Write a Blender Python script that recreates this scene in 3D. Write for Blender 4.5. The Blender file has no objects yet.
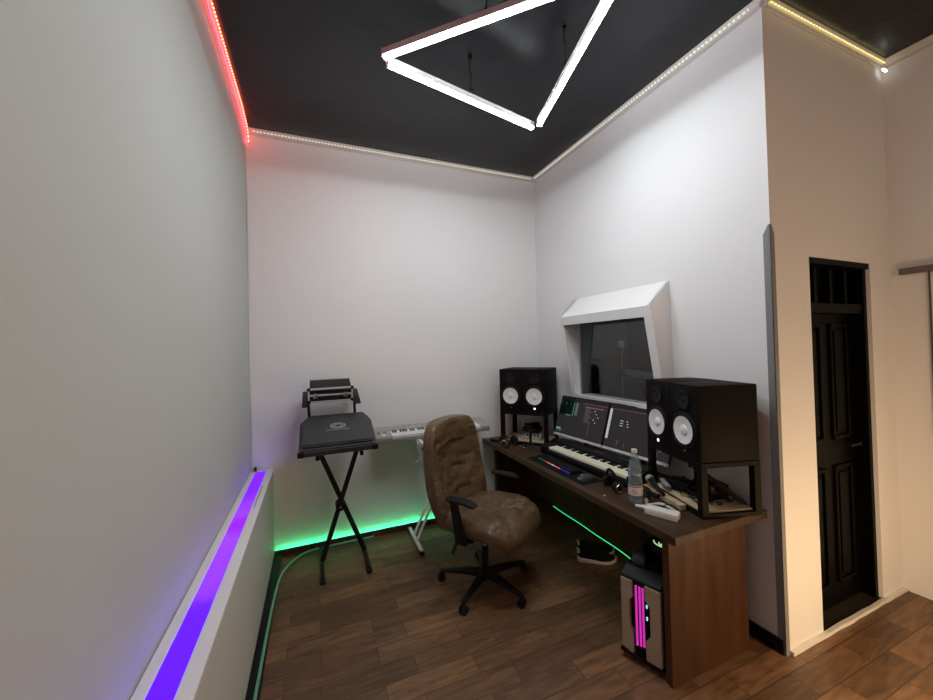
import bpy, bmesh, math, random
from mathutils import Vector, Matrix, Euler, noise
random.seed(7)
PI = math.pi
D = bpy.data
S = bpy.context.scene
COL = S.collection
V = Vector
def rad(a): return math.radians(a)

# ---------------------------------------------------------------- materials
def newmat(name):
    m = D.materials.new(name); m.use_nodes = True
    return m, m.node_tree, m.node_tree.nodes['Principled BSDF']
def plain(name, c, rough=.5, metal=0., emit=None, es=0., bump=0., bscale=60., spec=.5, var=0., alpha=1., trans=0., ior=1.45, coat=0.):
    m, nt, b = newmat(name)
    b.inputs['Base Color'].default_value = (*c, 1)
    b.inputs['Roughness'].default_value = rough
    b.inputs['Metallic'].default_value = metal
    b.inputs['Specular IOR Level'].default_value = spec
    b.inputs['Transmission Weight'].default_value = trans
    b.inputs['IOR'].default_value = ior
    b.inputs['Alpha'].default_value = alpha
    b.inputs['Coat Weight'].default_value = coat
    if emit:
        b.inputs['Emission Color'].default_value = (*emit, 1); b.inputs['Emission Strength'].default_value = es
    tc = nt.nodes.new('ShaderNodeTexCoord')
    n = nt.nodes.new('ShaderNodeTexNoise'); n.inputs['Scale'].default_value = bscale; n.inputs['Detail'].default_value = 4
    nt.links.new(tc.outputs['Object'], n.inputs['Vector'])
    if bump:
        bp = nt.nodes.new('ShaderNodeBump'); bp.inputs['Strength'].default_value = bump; bp.inputs['Distance'].default_value = .004
        nt.links.new(n.outputs['Fac'], bp.inputs['Height']); nt.links.new(bp.outputs['Normal'], b.inputs['Normal'])
    if var:
        n2 = nt.nodes.new('ShaderNodeTexNoise'); n2.inputs['Scale'].default_value = bscale*.12+1; n2.inputs['Detail'].default_value = 5
        nt.links.new(tc.outputs['Object'], n2.inputs['Vector'])
        mx = nt.nodes.new('ShaderNodeMix'); mx.data_type = 'RGBA'
        mx.inputs['A'].default_value = (*[x*(1-var) for x in c], 1); mx.inputs['B'].default_value = (*[min(1, x*(1+var)) for x in c], 1)
        nt.links.new(n2.outputs['Fac'], mx.inputs['Factor']); nt.links.new(mx.outputs['Result'], b.inputs['Base Color'])
    return m
def wood(name, c1, c2, scale=(2, 30, 30), rough=.45, bump=.15, spec=.28):
    m, nt, b = newmat(name)
    tc = nt.nodes.new('ShaderNodeTexCoord'); mp = nt.nodes.new('ShaderNodeMapping'); mp.inputs['Scale'].default_value = scale
    n = nt.nodes.new('ShaderNodeTexNoise'); n.inputs['Scale'].default_value = 1; n.inputs['Detail'].default_value = 8; n.inputs['Distortion'].default_value = .6
    r = nt.nodes.new('ShaderNodeValToRGB'); r.color_ramp.elements[0].color = (*c1, 1); r.color_ramp.elements[1].color = (*c2, 1)
    r.color_ramp.elements[0].position = .3; r.color_ramp.elements[1].position = .72
    bp = nt.nodes.new('ShaderNodeBump'); bp.inputs['Strength'].default_value = bump; bp.inputs['Distance'].default_value = .002
    L = nt.links.new
    L(tc.outputs['Object'], mp.inputs['Vector']); L(mp.outputs['Vector'], n.inputs['Vector']); L(n.outputs['Fac'], r.inputs['Fac'])
    L(r.outputs['Color'], b.inputs['Base Color']); L(n.outputs['Fac'], bp.inputs['Height']); L(bp.outputs['Normal'], b.inputs['Normal'])
    b.inputs['Roughness'].default_value = rough; b.inputs['Specular IOR Level'].default_value = spec
    return m
def floor_mat():
    m, nt, b = newmat('laminate_floor'); L = nt.links.new; N = nt.nodes.new
    tc = N('ShaderNodeTexCoord')
    bk = N('ShaderNodeTexBrick'); bk.offset = .37; bk.offset_frequency = 2; bk.squash = 1
    bk.inputs['Scale'].default_value = 1; bk.inputs['Brick Width'].default_value = .46; bk.inputs['Row Height'].default_value = .125
    bk.inputs['Mortar Size'].default_value = .0022; bk.inputs['Mortar Smooth'].default_value = .3
    bk.inputs['Color1'].default_value = (0, 0, 0, 1); bk.inputs['Color2'].default_value = (1, 1, 1, 1); bk.inputs['Mortar'].default_value = (0, 0, 0, 1)
    L(tc.outputs['Object'], bk.inputs['Vector'])
    # grain, shifted for each plank
    ad = N('ShaderNodeVectorMath'); ad.operation = 'MULTIPLY_ADD'
    L(bk.outputs['Color'], ad.inputs[0]); ad.inputs[1].default_value = (7, 13, 3); L(tc.outputs['Object'], ad.inputs[2])
    mp = N('ShaderNodeMapping'); mp.inputs['Scale'].default_value = (3.5, 22, 1); L(ad.outputs['Vector'], mp.inputs['Vector'])
    n = N('ShaderNodeTexNoise'); n.inputs['Scale'].default_value = 1; n.inputs['Detail'].default_value = 7; n.inputs['Distortion'].default_value = 1.6
    L(mp.outputs['Vector'], n.inputs['Vector'])
    r = N('ShaderNodeValToRGB'); e = r.color_ramp.elements
    e[0].position = .25; e[0].color = (.085, .043, .020, 1); e[1].position = .75; e[1].color = (.25, .138, .068, 1)
    L(n.outputs['Fac'], r.inputs['Fac'])
    r2 = N('ShaderNodeValToRGB'); e = r2.color_ramp.elements
    e[0].color = (.62, .60, .58, 1); e[1].color = (1.25, 1.22, 1.18, 1); L(bk.outputs['Color'], r2.inputs['Fac'])
    mx = N('ShaderNodeMix'); mx.data_type = 'RGBA'; mx.blend_type = 'MULTIPLY'; mx.inputs['Factor'].default_value = 1
    L(r.outputs['Color'], mx.inputs['A']); L(r2.outputs['Color'], mx.inputs['B'])
    mm = N('ShaderNodeMix'); mm.data_type = 'RGBA'; mm.inputs['B'].default_value = (.05, .028, .016, 1)
    L(mx.outputs['Result'], mm.inputs['A']); L(bk.outputs['Fac'], mm.inputs['Factor'])
    L(mm.outputs['Result'], b.inputs['Base Color'])
    bp = N('ShaderNodeBump'); bp.inputs['Strength'].default_value = .12; bp.inputs['Distance'].default_value = .002; bp.invert = True
    L(bk.outputs['Fac'], bp.inputs['Height']); L(bp.outputs['Normal'], b.inputs['Normal'])
    b.inputs['Roughness'].default_value = .42
    return m
def dots(name, base, emit, es, axis=0, pitch=.02, duty=.35):
    """LED tape: bright dots repeating along one object axis"""
    m, nt, b = newmat(name); L = nt.links.new; N = nt.nodes.new
    tc = N('ShaderNodeTexCoord'); sp = N('ShaderNodeSeparateXYZ'); L(tc.outputs['Object'], sp.inputs[0])
    md = N('ShaderNodeMath'); md.operation = 'PINGPONG'; L(sp.outputs[axis], md.inputs[0]); md.inputs[1].default_value = pitch/2
    lt = N('ShaderNodeMath'); lt.operation = 'LESS_THAN'; L(md.outputs[0], lt.inputs[0]); lt.inputs[1].default_value = pitch/2*duty
    ml = N('ShaderNodeMath'); ml.operation = 'MULTIPLY_ADD'; L(lt.outputs[0], ml.inputs[0]); ml.inputs[1].default_value = es*.85; ml.inputs[2].default_value = es*.15
    L(ml.outputs[0], b.inputs['Emission Strength']); b.inputs['Emission Color'].default_value = (*emit, 1)
    b.inputs['Base Color'].default_value = (*base, 1)
    return m
def wallmat(name, c):
    m = plain(name, c, rough=.85, bump=.25, bscale=9, var=.025); return m

M = dict(
  wall=wallmat('white_plaster', (.80, .80, .80)),
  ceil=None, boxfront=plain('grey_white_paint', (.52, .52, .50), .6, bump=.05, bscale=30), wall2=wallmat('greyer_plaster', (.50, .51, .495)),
  floor=floor_mat(),
  black=plain('black_satin', (.006, .006, .0065), .5, spec=.3),
  blackm=plain('black_matte', (.005, .005, .005), .8, spec=.2),
  blackwood=plain('black_wood', (.006, .0042, .0036), .62, bump=.1, bscale=40, spec=.12),
  door=plain('black_door_paint', (.002, .002, .002), .45, spec=.10, bump=.1, bscale=20),
  dgrey=plain('dark_grey_plastic', (.05, .053, .055), .55, bump=.15, bscale=300),
  grey=plain('grey_plastic', (.25, .25, .25), .5),
  guard=plain('grey_corner_guard', (.22, .22, .22), .6),
  silver=plain('silver_plastic', (.40, .40, .39), .35, metal=.25),
  alu=plain('brushed_aluminium', (.66, .66, .66), .4, metal=.35),
  chrome=plain('chrome', (.75, .75, .75), .15, metal=1.),
  white=plain('white_plastic', (.78, .77, .74), .4),
  whitepaint=plain('white_paint', (.82, .82, .82), .5, bump=.05, bscale=30),
  whitemetal=plain('white_metal', (.85, .84, .82), .4),
  ivory=plain('ivory_keys', (.90, .86, .66), .35),
  cone=plain('white_cone', (.82, .82, .82), .55),
  leather=None,
  rubber=plain('black_rubber', (.009, .009, .010), .7, spec=.3),
  trim=plain('pale_profile', (.62, .60, .57), .4),
  desk=wood('desk_laminate', (.035, .018, .010), (.10, .052, .030), (2, 26, 2), .38),
  desktop=wood('desk_top_laminate', (.036, .021, .012), (.095, .056, .032), (26, 2, 2), .33),
  panel=wood('desk_panel_laminate', (.032, .012, .005), (.088, .035, .014), (14, 14, 1.5), .4),
  ply=wood('pale_board', (.42, .32, .20), (.60, .48, .32), (20, 2, 2), .6),
  beige=plain('beige_panel', (.42, .33, .24), .5),
  glass=None, bottle=None, water=None,
  label=plain('bottle_label', (.75, .62, .58), .6),
  labelink=plain('label_ink', (.10, .12, .25), .6),
  screen=plain('screen_grey', (.004, .004, .004), .5, spec=.2, emit=(.026, .023, .023), es=.75),
  screen_bar=plain('screen_bar', (.004, .004, .004), .5, spec=.2, emit=(.022, .022, .025), es=.45),
  s_white=plain('screen_white', (.02, .02, .02), .3, emit=(.6, .6, .6), es=.75),
  s_grey=plain('screen_midgrey', (.01, .01, .01), .5, emit=(.16, .16, .16), es=.55),
  s_red=plain('screen_red', (.02, .02, .02), .3, emit=(.35, .13, .14), es=.5),
  s_green=plain('screen_green', (.01, .01, .01), .5, emit=(.03, .30, .19), es=.6),
  s_dgreen=plain('screen_dark_green', (.002, .003, .003), .5, spec=.2, emit=(.0, .002, .0015), es=.7),
  green=plain('green_led', (.1, .5, .2), .4, emit=(.05, 1., .32), es=.9),
  greenback=plain('green_led_floor', (.1, .5, .2), .4, emit=(.035, 1., .32), es=22.),
  greendim=plain('green_led_dim', (.13, .26, .20), .3, emit=(.08, .7, .34), es=.08),
  magenta=plain('magenta_led', (.2, .02, .15), .4, emit=(.62, .03, .42), es=.9),
  cyan=plain('cyan_led', (.1, .3, .3), .4, emit=(.3, .95, .95), es=1.),
  blueled=plain('blue_led', (.02, .02, .2), .4, emit=(.05, .07, .9), es=.35),
  redled=plain('red_led', (.2, .02, .02), .4, emit=(1., .15, .15), es=.8),
  whiteled=plain('white_led', (.8, .8, .8), .4, emit=(1, 1, 1), es=3.),
  lamp=plain('lamp_diffuser', (.9, .9, .9), .4, emit=(.91, .97, 1.), es=102.),
  violet=None,
  redcable=plain('red_cable', (.18, .03, .02), .5),
  amber=plain('amber_ear_cup', (.10, .035, .02), .2, metal=.5),
  booth=plain('dark_booth_foam', (.09, .09, .09), .95, bump=.5, bscale=25),
  knob=plain('pale_knob', (.6, .6, .6), .4),
  tile=plain('dark_threshold', (.03, .025, .02), .35, var=.5, bscale=30),
  sole=plain('white_rubber_sole', (.62, .60, .60), .6),
  knit=plain('black_knit', (.005, .005, .006), .9, spec=.2, bump=.4, bscale=400),
  mousepad=plain('black_mouse_pad', (.006, .006, .007), .8, spec=.2),
  logo=plain('grey_logo_print', (.32, .33, .33), .5),
)
def ceil_mat():
    m = plain('black_ceiling', (.0045, .0055, .010), .30, spec=.5)
    nt = m.node_tree; b = nt.nodes['Principled BSDF']; N = nt.nodes.new; L = nt.links.new
    tc = N('ShaderNodeTexCoord'); n = N('ShaderNodeTexNoise'); n.inputs['Scale'].default_value = 2.2; n.inputs['Detail'].default_value = 6; n.inputs['Distortion'].default_value = .8
    L(tc.outputs['Object'], n.inputs['Vector'])
    bp = N('ShaderNodeBump'); bp.inputs['Strength'].default_value = .35; bp.inputs['Distance'].default_value = .03
    L(n.outputs['Fac'], bp.inputs['Height']); L(bp.outputs['Normal'], b.inputs['Normal'])
    return m
M['ceil'] = ceil_mat()
def leather_mat():
    m, nt, b = newmat('brown_leather'); N = nt.nodes.new; L = nt.links.new
    tc = N('ShaderNodeTexCoord')
    n = N('ShaderNodeTexNoise'); n.inputs['Scale'].default_value = 9; n.inputs['Detail'].default_value = 7; n.inputs['Distortion'].default_value = 1.2
    L(tc.outputs['Object'], n.inputs['Vector'])
    r = N('ShaderNodeValToRGB'); e = r.color_ramp.elements
    e[0].position = .3; e[0].color = (.085, .050, .020, 1); e[1].position = .75; e[1].color = (.155, .098, .045, 1)
    L(n.outputs['Fac'], r.inputs['Fac']); L(r.outputs['Color'], b.inputs['Base Color'])
    v = N('ShaderNodeTexVoronoi'); v.feature = 'DISTANCE_TO_EDGE'; v.inputs['Scale'].default_value = 9
    mp = N('ShaderNodeVectorMath'); mp.operation = 'MULTIPLY_ADD'; L(n.outputs['Color'], mp.inputs[0]); mp.inputs[1].default_value = (.12, .12, .12); L(tc.outputs['Object'], mp.inputs[2])
    L(mp.outputs['Vector'], v.inputs['Vector'])
    mr = N('ShaderNodeMapRange'); mr.inputs['From Max'].default_value = .12; L(v.outputs['Distance'], mr.inputs['Value'])
    bp = N('ShaderNodeBump'); bp.inputs['Strength'].default_value = .5; bp.inputs['Distance'].default_value = .006
    L(mr.outputs['Result'], bp.inputs['Height']); L(bp.outputs['Normal'], b.inputs['Normal'])
    b.inputs['Roughness'].default_value = .36
    return m
M['leather'] = leather_mat()
M['glass'] = plain('booth_glass', (.60, .62, .62), .02, trans=1., ior=1.5)
M['bottle'] = plain('clear_bottle_plastic', (.78, .90, .92), .08, trans=.90, ior=1.08)
M['water'] = plain('water', (.62, .80, .84), .02, trans=.93, ior=1.2)
def violet_mat():
    m, nt, b = newmat('violet_light_panel'); N = nt.nodes.new; L = nt.links.new
    tc = N('ShaderNodeTexCoord'); sp = N('ShaderNodeSeparateXYZ'); L(tc.outputs['Object'], sp.inputs[0])
    n = N('ShaderNodeTexNoise'); n.inputs['Scale'].default_value = 2.5; L(tc.outputs['Object'], n.inputs['Vector'])
    ad = N('ShaderNodeMath'); ad.operation = 'MULTIPLY_ADD'; L(n.outputs['Fac'], ad.inputs[0]); ad.inputs[1].default_value = .5; L(sp.outputs['Y'], ad.inputs[2])
    mr = N('ShaderNodeMapRange'); mr.inputs['From Min'].default_value = 1.3; mr.inputs['From Max'].default_value = 3.6; L(ad.outputs[0], mr.inputs['Value'])
    r = N('ShaderNodeValToRGB'); L(mr.outputs['Result'], r.inputs['Fac']); e = r.color_ramp.elements
    e[0].position = 0; e[0].color = (.05, .0, 1., 1); e[1].position = 1; e[1].color = (.10, .0, 1., 1)
    for p, c in ((.30, (.06, .0, 1., 1)), (.34, (.13, .015, 1., 1)), (.50, (.15, .02, .6, 1)), (.56, (.14, .0, .38, 1)), (.62, (.15, .018, .6, 1)), (.8, (.09, .0, .7, 1))):
        q = e.new(p); q.color = c
    L(r.outputs['Color'], b.inputs['Emission Color']); b.inputs['Emission Strength'].default_value = 2.3
    b.inputs['Base Color'].default_value = (.03, .0, .12, 1); b.inputs['Roughness'].default_value = .4
    return m
M['violet'] = violet_mat()

# ---------------------------------------------------------------- mesh builder
class MB:
    def __init__(s): s.bm = bmesh.new(); s.mats = []
    def _mi(s, m):
        m = M[m] if isinstance(m, str) else m
        if m not in s.mats: s.mats.append(m)
        return s.mats.index(m)
    def _add(s, b2, mat=None, T=None):
        if T is not None: b2.transform(T)
        mi = s._mi(mat)
        for f in b2.faces: f.material_index = mi
        me = D.meshes.new('t'); b2.to_mesh(me); b2.free(); s.bm.from_mesh(me); D.meshes.remove(me)
    def box(s, c, size, rot=(0, 0, 0), bev=0., seg=2, mat=None):
        b = bmesh.new(); bmesh.ops.create_cube(b, size=1)
        bmesh.ops.scale(b, vec=size, verts=b.verts)
        if bev: bmesh.ops.bevel(b, geom=b.edges[:], offset=bev, segments=seg, affect='EDGES', profile=.5)
        s._add(b, mat, Matrix.Translation(c) @ Euler(rot).to_matrix().to_4x4()); return s
    def bb(s, x0, x1, y0, y1, z0, z1, bev=0., mat=None):
        return s.box(((x0+x1)/2, (y0+y1)/2, (z0+z1)/2), (abs(x1-x0), abs(y1-y0), abs(z1-z0)), bev=bev, mat=mat)
    def cyl(s, p0, p1, r, r2=None, n=20, mat=None, bev=0.):
        p0, p1 = V(p0), V(p1); d = p1-p0; b = bmesh.new()
        bmesh.ops.create_cone(b, cap_ends=True, segments=n, radius1=r, radius2=r if r2 is None else r2, depth=d.length)
        if bev: 
            ed = [e for e in b.edges if len(e.link_faces) == 2 and any(len(f.verts) > 4 for f in e.link_faces)]
            bmesh.ops.bevel(b, geom=ed, offset=bev, segments=2, affect='EDGES')
        q = d.to_track_quat('Z', 'Y').to_matrix().to_4x4()
        s._add(b, mat, Matrix.Translation((p0+p1)/2) @ q); return s
    def sph(s, c, r, sc=(1, 1, 1), mat=None, T=None):
        b = bmesh.new(); bmesh.ops.create_uvsphere(b, u_segments=20, v_segments=12, radius=r)
        bmesh.ops.scale(b, vec=sc, verts=b.verts)
        s._add(b, mat, Matrix.Translation(c) @ (T or Matrix())); return s
    def lathe(s, prof, n=32, mat=None, T=None, cap=True):
        b = bmesh.new(); rings = []
        for r, z in prof:
            rings.append([b.verts.new((r*math.cos(2*PI*k/n), r*math.sin(2*PI*k/n), z)) for k in range(n)] if r > 1e-6 else [b.verts.new((0, 0, z))])
        for a, c in zip(rings, rings[1:]):
            for k in range(n):
                q = [a[k % len(a)], a[(k+1) % len(a)], c[(k+1) % len(c)], c[k % len(c)]]
                q2 = []
                for v in q:
                    if v not in q2: q2.append(v)
                if len(q2) > 2:
                    try: b.faces.new(q2)
                    except ValueError: pass
        if cap:
            for ring in (rings[0], rings[-1]):
                if len(ring) > 2:
                    try: b.faces.new(ring)
                    except ValueError: pass
        bmesh.ops.recalc_face_normals(b, faces=b.faces[:])
        s._add(b, mat, T); return s
    def prism(s, poly, axis, a, b_, mat=None, T=None, bev=0.):
        """polygon (2D) extruded from a to b_ along an axis"""
        b = bmesh.new()
        def p3(u, v, w): return {'x': (w, u, v), 'y': (u, w, v), 'z': (u, v, w)}[axis]
        v0 = [b.verts.new(p3(u, v, a)) for u, v in poly]; v1 = [b.verts.new(p3(u, v, b_)) for u, v in poly]
        b.faces.new(v0); b.faces.new(v1); n = len(poly)
        for k in range(n): b.faces.new((v0[k], v0[(k+1) % n], v1[(k+1) % n], v1[k]))
        bmesh.ops.recalc_face_normals(b, faces=b.faces[:])
        if bev: bmesh.ops.bevel(b, geom=b.edges[:], offset=bev, segments=2, affect='EDGES')
        s._add(b, mat, T); return s
    def tube(s, pts, r, n=10, mat=None, smooth=4, closed=False):
        pts = [V(p) for p in pts]
        if smooth and len(pts) > 2:
            out = []; N_ = len(pts)
            for i in range(N_-1 if not closed else N_):
                g = lambda k: pts[k % N_] if closed else pts[max(0, min(N_-1, k))]
                a, b_, c, d = g(i-1), g(i), g(i+1), g(i+2)
                for k in range(smooth):
                    t = k/smooth
                    out.append(.5*((2*b_)+(c-a)*t+(2*a-5*b_+4*c-d)*t*t+(3*b_-a-3*c+d)*t**3))
            if not closed: out.append(pts[-1])
            pts = out
        b = bmesh.new(); rings = []; N_ = len(pts); up = None
        for i, p in enumerate(pts):
            t = ((pts[(i+1) % N_]-pts[i-1]) if closed else (pts[min(i+1, N_-1)]-pts[max(i-1, 0)]))
            t = t.normalized() if t.length > 1e-9 else V((0, 0, 1))
            if up is None: up = t.orthogonal().normalized()
            up = (up-t*up.dot(t)); up = up.normalized() if up.length > 1e-6 else t.orthogonal().normalized()
            w = t.cross(up)
            rr = r(i/max(1, N_-1)) if callable(r) else r
            rings.append([b.verts.new(p+rr*(math.cos(2*PI*k/n)*up+math.sin(2*PI*k/n)*w)) for k in range(n)])
        for a, c in (list(zip(rings, rings[1:]))+([(rings[-1], rings[0])] if closed else [])):
            for k in range(n): b.faces.new((a[k], a[(k+1) % n], c[(k+1) % n], c[k]))
        if not closed:
            b.faces.new(rings[0]); b.faces.new(rings[-1])
        bmesh.ops.recalc_face_normals(b, faces=b.faces[:])
        s._add(b, mat); return s
    def grid(s, fn, nu, nv, mat=None, closeu=False):
        b = bmesh.new(); g = [[b.verts.new(fn(i/nu, j/nv)) for j in range(nv+1)] for i in range(nu+(0 if closeu else 1))]
        for i in range(nu):
            for j in range(nv):
                try: b.faces.new((g[i][j], g[(i+1) % len(g)][j], g[(i+1) % len(g)][j+1], g[i][j+1]))
                except ValueError: pass
        bmesh.ops.remove_doubles(b, verts=b.verts, dist=1e-5)
        bmesh.ops.recalc_face_normals(b, faces=b.faces[:])
        s._add(b, mat); return s
    def build(s, name, mat=None, parent=None, loc=None, smooth=True, label=None, kind=None, cat=None, group=None):
        me = D.meshes.new(name)
        if loc is not None: bmesh.ops.translate(s.bm, vec=-V(loc), verts=s.bm.verts)
        if smooth:
            for f in s.bm.faces: f.smooth = True
            for e in s.bm.edges:
                e.smooth = not (len(e.link_faces) == 2 and e.calc_face_angle(0) > rad(35))
        s.bm.to_mesh(me); s.bm.free()
        if s.mats:
            for m in s.mats: me.materials.append(m if m is not None else (M[mat] if isinstance(mat, str) else mat))
        else: me.materials.append(M[mat] if isinstance(mat, str) else mat)
        o = D.objects.new(name, me); COL.objects.link(o)
        if loc is not None: o.location = loc
        if parent: o.parent = parent
        tag(o, label, cat, group, kind)
        return o
def tag(o, label=None, cat=None, group=None, kind=None):
    for k, v in (('label', label), ('category', cat), ('group', group), ('kind', kind)):
        if v: o[k] = v
    return o
def thing(name, label, cat, loc=(0, 0, 0), rz=0., group=None, rot=None):
    o = D.objects.new(name, None); COL.objects.link(o); o.location = loc; o.empty_display_size = .05
    o.rotation_euler = rot if rot else (0, 0, rz)
    return tag(o, label, cat, group)
def copy_tree(o, parent=None):
    c = o.copy(); COL.objects.link(c)
    if parent: c.parent = parent
    for ch in [x for x in D.objects if x.parent == o]: copy_tree(ch, c)
    return c
def text_mesh(body, size, name, mat, parent, loc, rot=(0, 0, 0), align='CENTER', label=None):
    cu = D.curves.new(name, 'FONT'); cu.body = body; cu.size = size; cu.extrude = .0004; cu.align_x = align; cu.align_y = 'CENTER'
    t = D.objects.new('tmp', cu); COL.objects.link(t)
    dg = bpy.context.evaluated_depsgraph_get(); me = D.meshes.new_from_object(t.evaluated_get(dg))
    D.objects.remove(t); D.curves.remove(cu)
    me.materials.clear(); me.materials.append(M[mat])
    o = D.objects.new(name, me); COL.objects.link(o); o.parent = parent; o.location = loc; o.rotation_euler = rot
    tag(o, label); return o

# ---------------------------------------------------------------- room
XL, XR, YB, YC, XD, H = -.489, 2.243, 3.419, 1.193, 3.529, 3.473
YR = -2.4
def struct(mb, name, mat, loc=None): return mb.build(name, mat, loc=loc, smooth=False, kind='structure')
struct(MB().bb(XL-.1, XD+.3, YR-.1, 3.6, -.05, 0), 'floor', 'floor')
struct(MB().bb(XL-.1, XD+.3, YR-.1, 3.6, H, H+.05), 'ceiling', 'ceil')
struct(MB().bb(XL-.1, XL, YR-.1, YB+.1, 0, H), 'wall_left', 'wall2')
struct(MB().bb(XL, XD+.1, YB, YB+.1, 0, H), 'wall_back', 'wall')
struct(MB().bb(XL, XD+.1, YR-.1, YR, 0, H), 'wall_rear', 'wall')
# control room wall with the window hole
WY0, WY1, WZ0, WZ1 = 1.850, 2.738, 1.20, 1.99
w = MB()
w.bb(XR, XR+.1, YC, WY0, 0, H).bb(XR, XR+.1, WY1, YB, 0, H).bb(XR, XR+.1, WY0, WY1, 0, WZ0).bb(XR, XR+.1, WY0, WY1, WZ1, H)
struct(w, 'wall_right', 'wall')
# wall facing the camera with the door hole
DX1, DX2, DZ = 2.592, 3.262, 2.115
w = MB(); TH = .12
w.bb(XR+.1, DX1, YC, YC+TH, 0, H).bb(DX2, XD, YC, YC+TH, 0, H).bb(DX1, DX2, YC, YC+TH, DZ, H)
struct(w, 'wall_front', 'wall')
struct(MB().bb(XD, XD+.1, YR, YB, 0, H), 'wall_far', 'wall')
# baseboards and profiles
struct(MB().bb(XR-.012, XR, YC+.005, YB, 0, .075, mat='black'), 'baseboard_right', 'black')
struct(MB().bb(-.33, XR-.02, YB-.040, YB-.034, 0, .052).bb(-.33, XR-.02, YB-.034, YB, 0, .012), 'baseboard_back', 'desktop')
b = MB()
n = 40
pts = [(XR+.03+(XD-XR-.03)*k/n) for k in range(n+1)]
for x0, x1 in zip(pts, pts[1:]):
    h = .020+.006*noise.noise(V((x0*6, 0, 0)))
    b.bb(x0, x1, YC-.020-.006*noise.noise(V((x0*8, 3, 0))), YC, 0, h)
struct(b, 'baseboard_front', 'white')
g = MB(); gz = 2.262
g.prism([(YC-.004, 0), (YC+.032, 0), (YC+.032, gz-.05), (YC+.006, gz), (YC-.004, gz)], 'x', XR-.005, XR)
g.prism([(XR-.005, 0), (XR+.026, 0), (XR+.026, gz-.05), (XR+.002, gz), (XR-.005, gz)], 'y', YC-.005, YC)
struct(g, 'trim_5', 'guard')
# ceiling light channels (a sloped pale profile along each wall top)
def profile(name, p0, p1, nrm, mat='trim'):
    """small angled profile between p0 and p1 at the ceiling; nrm points into the room"""
    p0, p1, nrm = V(p0), V(p1), V(nrm); t = (p1-p0).normalized(); b = MB(); L_ = (p1-p0).length
    T = Matrix((( t.x, nrm.x, 0, p0.x), (t.y, nrm.y, 0, p0.y), (0, 0, 1, H), (0, 0, 0, 1)))
    b.prism([(0, 0), (.030, 0), (.030, -.006), (.012, -.034), (0, -.042)], 'x', 0, L_, T=T)
    b.prism([(0, -.046), (.006, -.046), (.006, -.052), (0, -.052)], 'x', 0, L_, T=T)
    return struct(b, name, mat)
profile('trim_1', (XL, YB, 0), (XR, YB, 0), (0, -1, 0))
profile('trim_2', (XR, YB, 0), (XR, YC-.03, 0), (-1, 0, 0))
profile('trim_3', (XR-.03, YC, 0), (XD, YC, 0), (0, -1, 0))
profile('trim_4', (XD, YC, 0), (XD, YR, 0), (-1, 0, 0))
profile('trim_6', (XL, YB, 0), (XL, YR, 0), (1, 0, 0))
# LED tapes
def tape(name, a, b_, size, mat, label, axis):
    a, b_ = V(a), V(b_); m = MB(); c = (a+b_)/2
    m.box(c, size if not callable(size) else size(a, b_)); return m.build(name, mat, loc=tuple(c), smooth=False, label=label, cat='led strip')
M['dots_white'] = dots('led_tape_pale', (.6, .58, .5), (1., .95, .80), .9, 0, .026, .4)
M['dots_white_y'] = dots('led_tape_pale_y', (.6, .58, .5), (1., .97, .84), 1.0, 1, .026, .4)
M['dots_yellow'] = dots('led_tape_yellow', (.5, .45, .25), (1., .82, .32), 2.6, 0, .030, .45)
M['red_line'] = plain('red_light_line', (.5, .05, .05), .4, emit=(1., .018, .03), es=15.)
M['dots_red'] = dots('led_tape_red', (.5, .1, .05), (1., .17, .10), 9., 1, .026, .45)
MB().box((0, 0, 0), (XR-XL-.1, .004, .012), rot=(rad(-33), 0, 0)).build('led_strip', 'dots_white', loc=(0, 0, 0), smooth=False).location = ((XL+XR)/2, YB-.024, H-.024)
tag(D.objects['led_strip'], 'pale unlit dotted light strip along the top of the back wall', 'led strip')
o = MB().box((0, 0, 0), (.004, YB-YC-.1, .012), rot=(0, rad(-33), 0)).build('led_strip', 'dots_white_y', smooth=False, label='pale dotted light strip above the slanted booth window wall', cat='led strip'); o.location = (XR-.024, (YB+YC)/2, H-.024)
o = MB().box((0, 0, 0), (XD-XR-.05, .004, .013), rot=(rad(-33), 0, 0)).build('led_strip', 'dots_yellow', smooth=False, label='yellow glowing dotted light strip above the black door', cat='led strip'); o.location = ((XD+XR)/2, YC-.024, H-.024)
o = MB().box((0, 0, 0), (.05, .012, .012), bev=.002).build('led_strip', 'whiteled', label='short bright white light end in the far ceiling corner', cat='led strip'); o.location = (XD-.055, YC-.03, H-.085)
# red strip: straight run then a bend into the corner
r_ = MB(); prev = None
path = [(XL+.030, YR+.1, H-.030), (XL+.030, 3.05, H-.030), (XL+.028, 3.15, H-.036), (XL+.028, 3.26, H-.055), (XL+.026, 3.34, H-.085), (XL+.022, 3.39, H-.125)]
for k, dx in enumerate((-.010, .006)):
    r_.tube([(x+dx, y, z+dx*.8) for x, y, z in path], .0042, n=8, smooth=0, mat=('red_line', 'dots_red')[k])
r_.build('led_strip', None, label='red dotted double light strip along the top of the left wall', cat='led strip')

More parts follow.
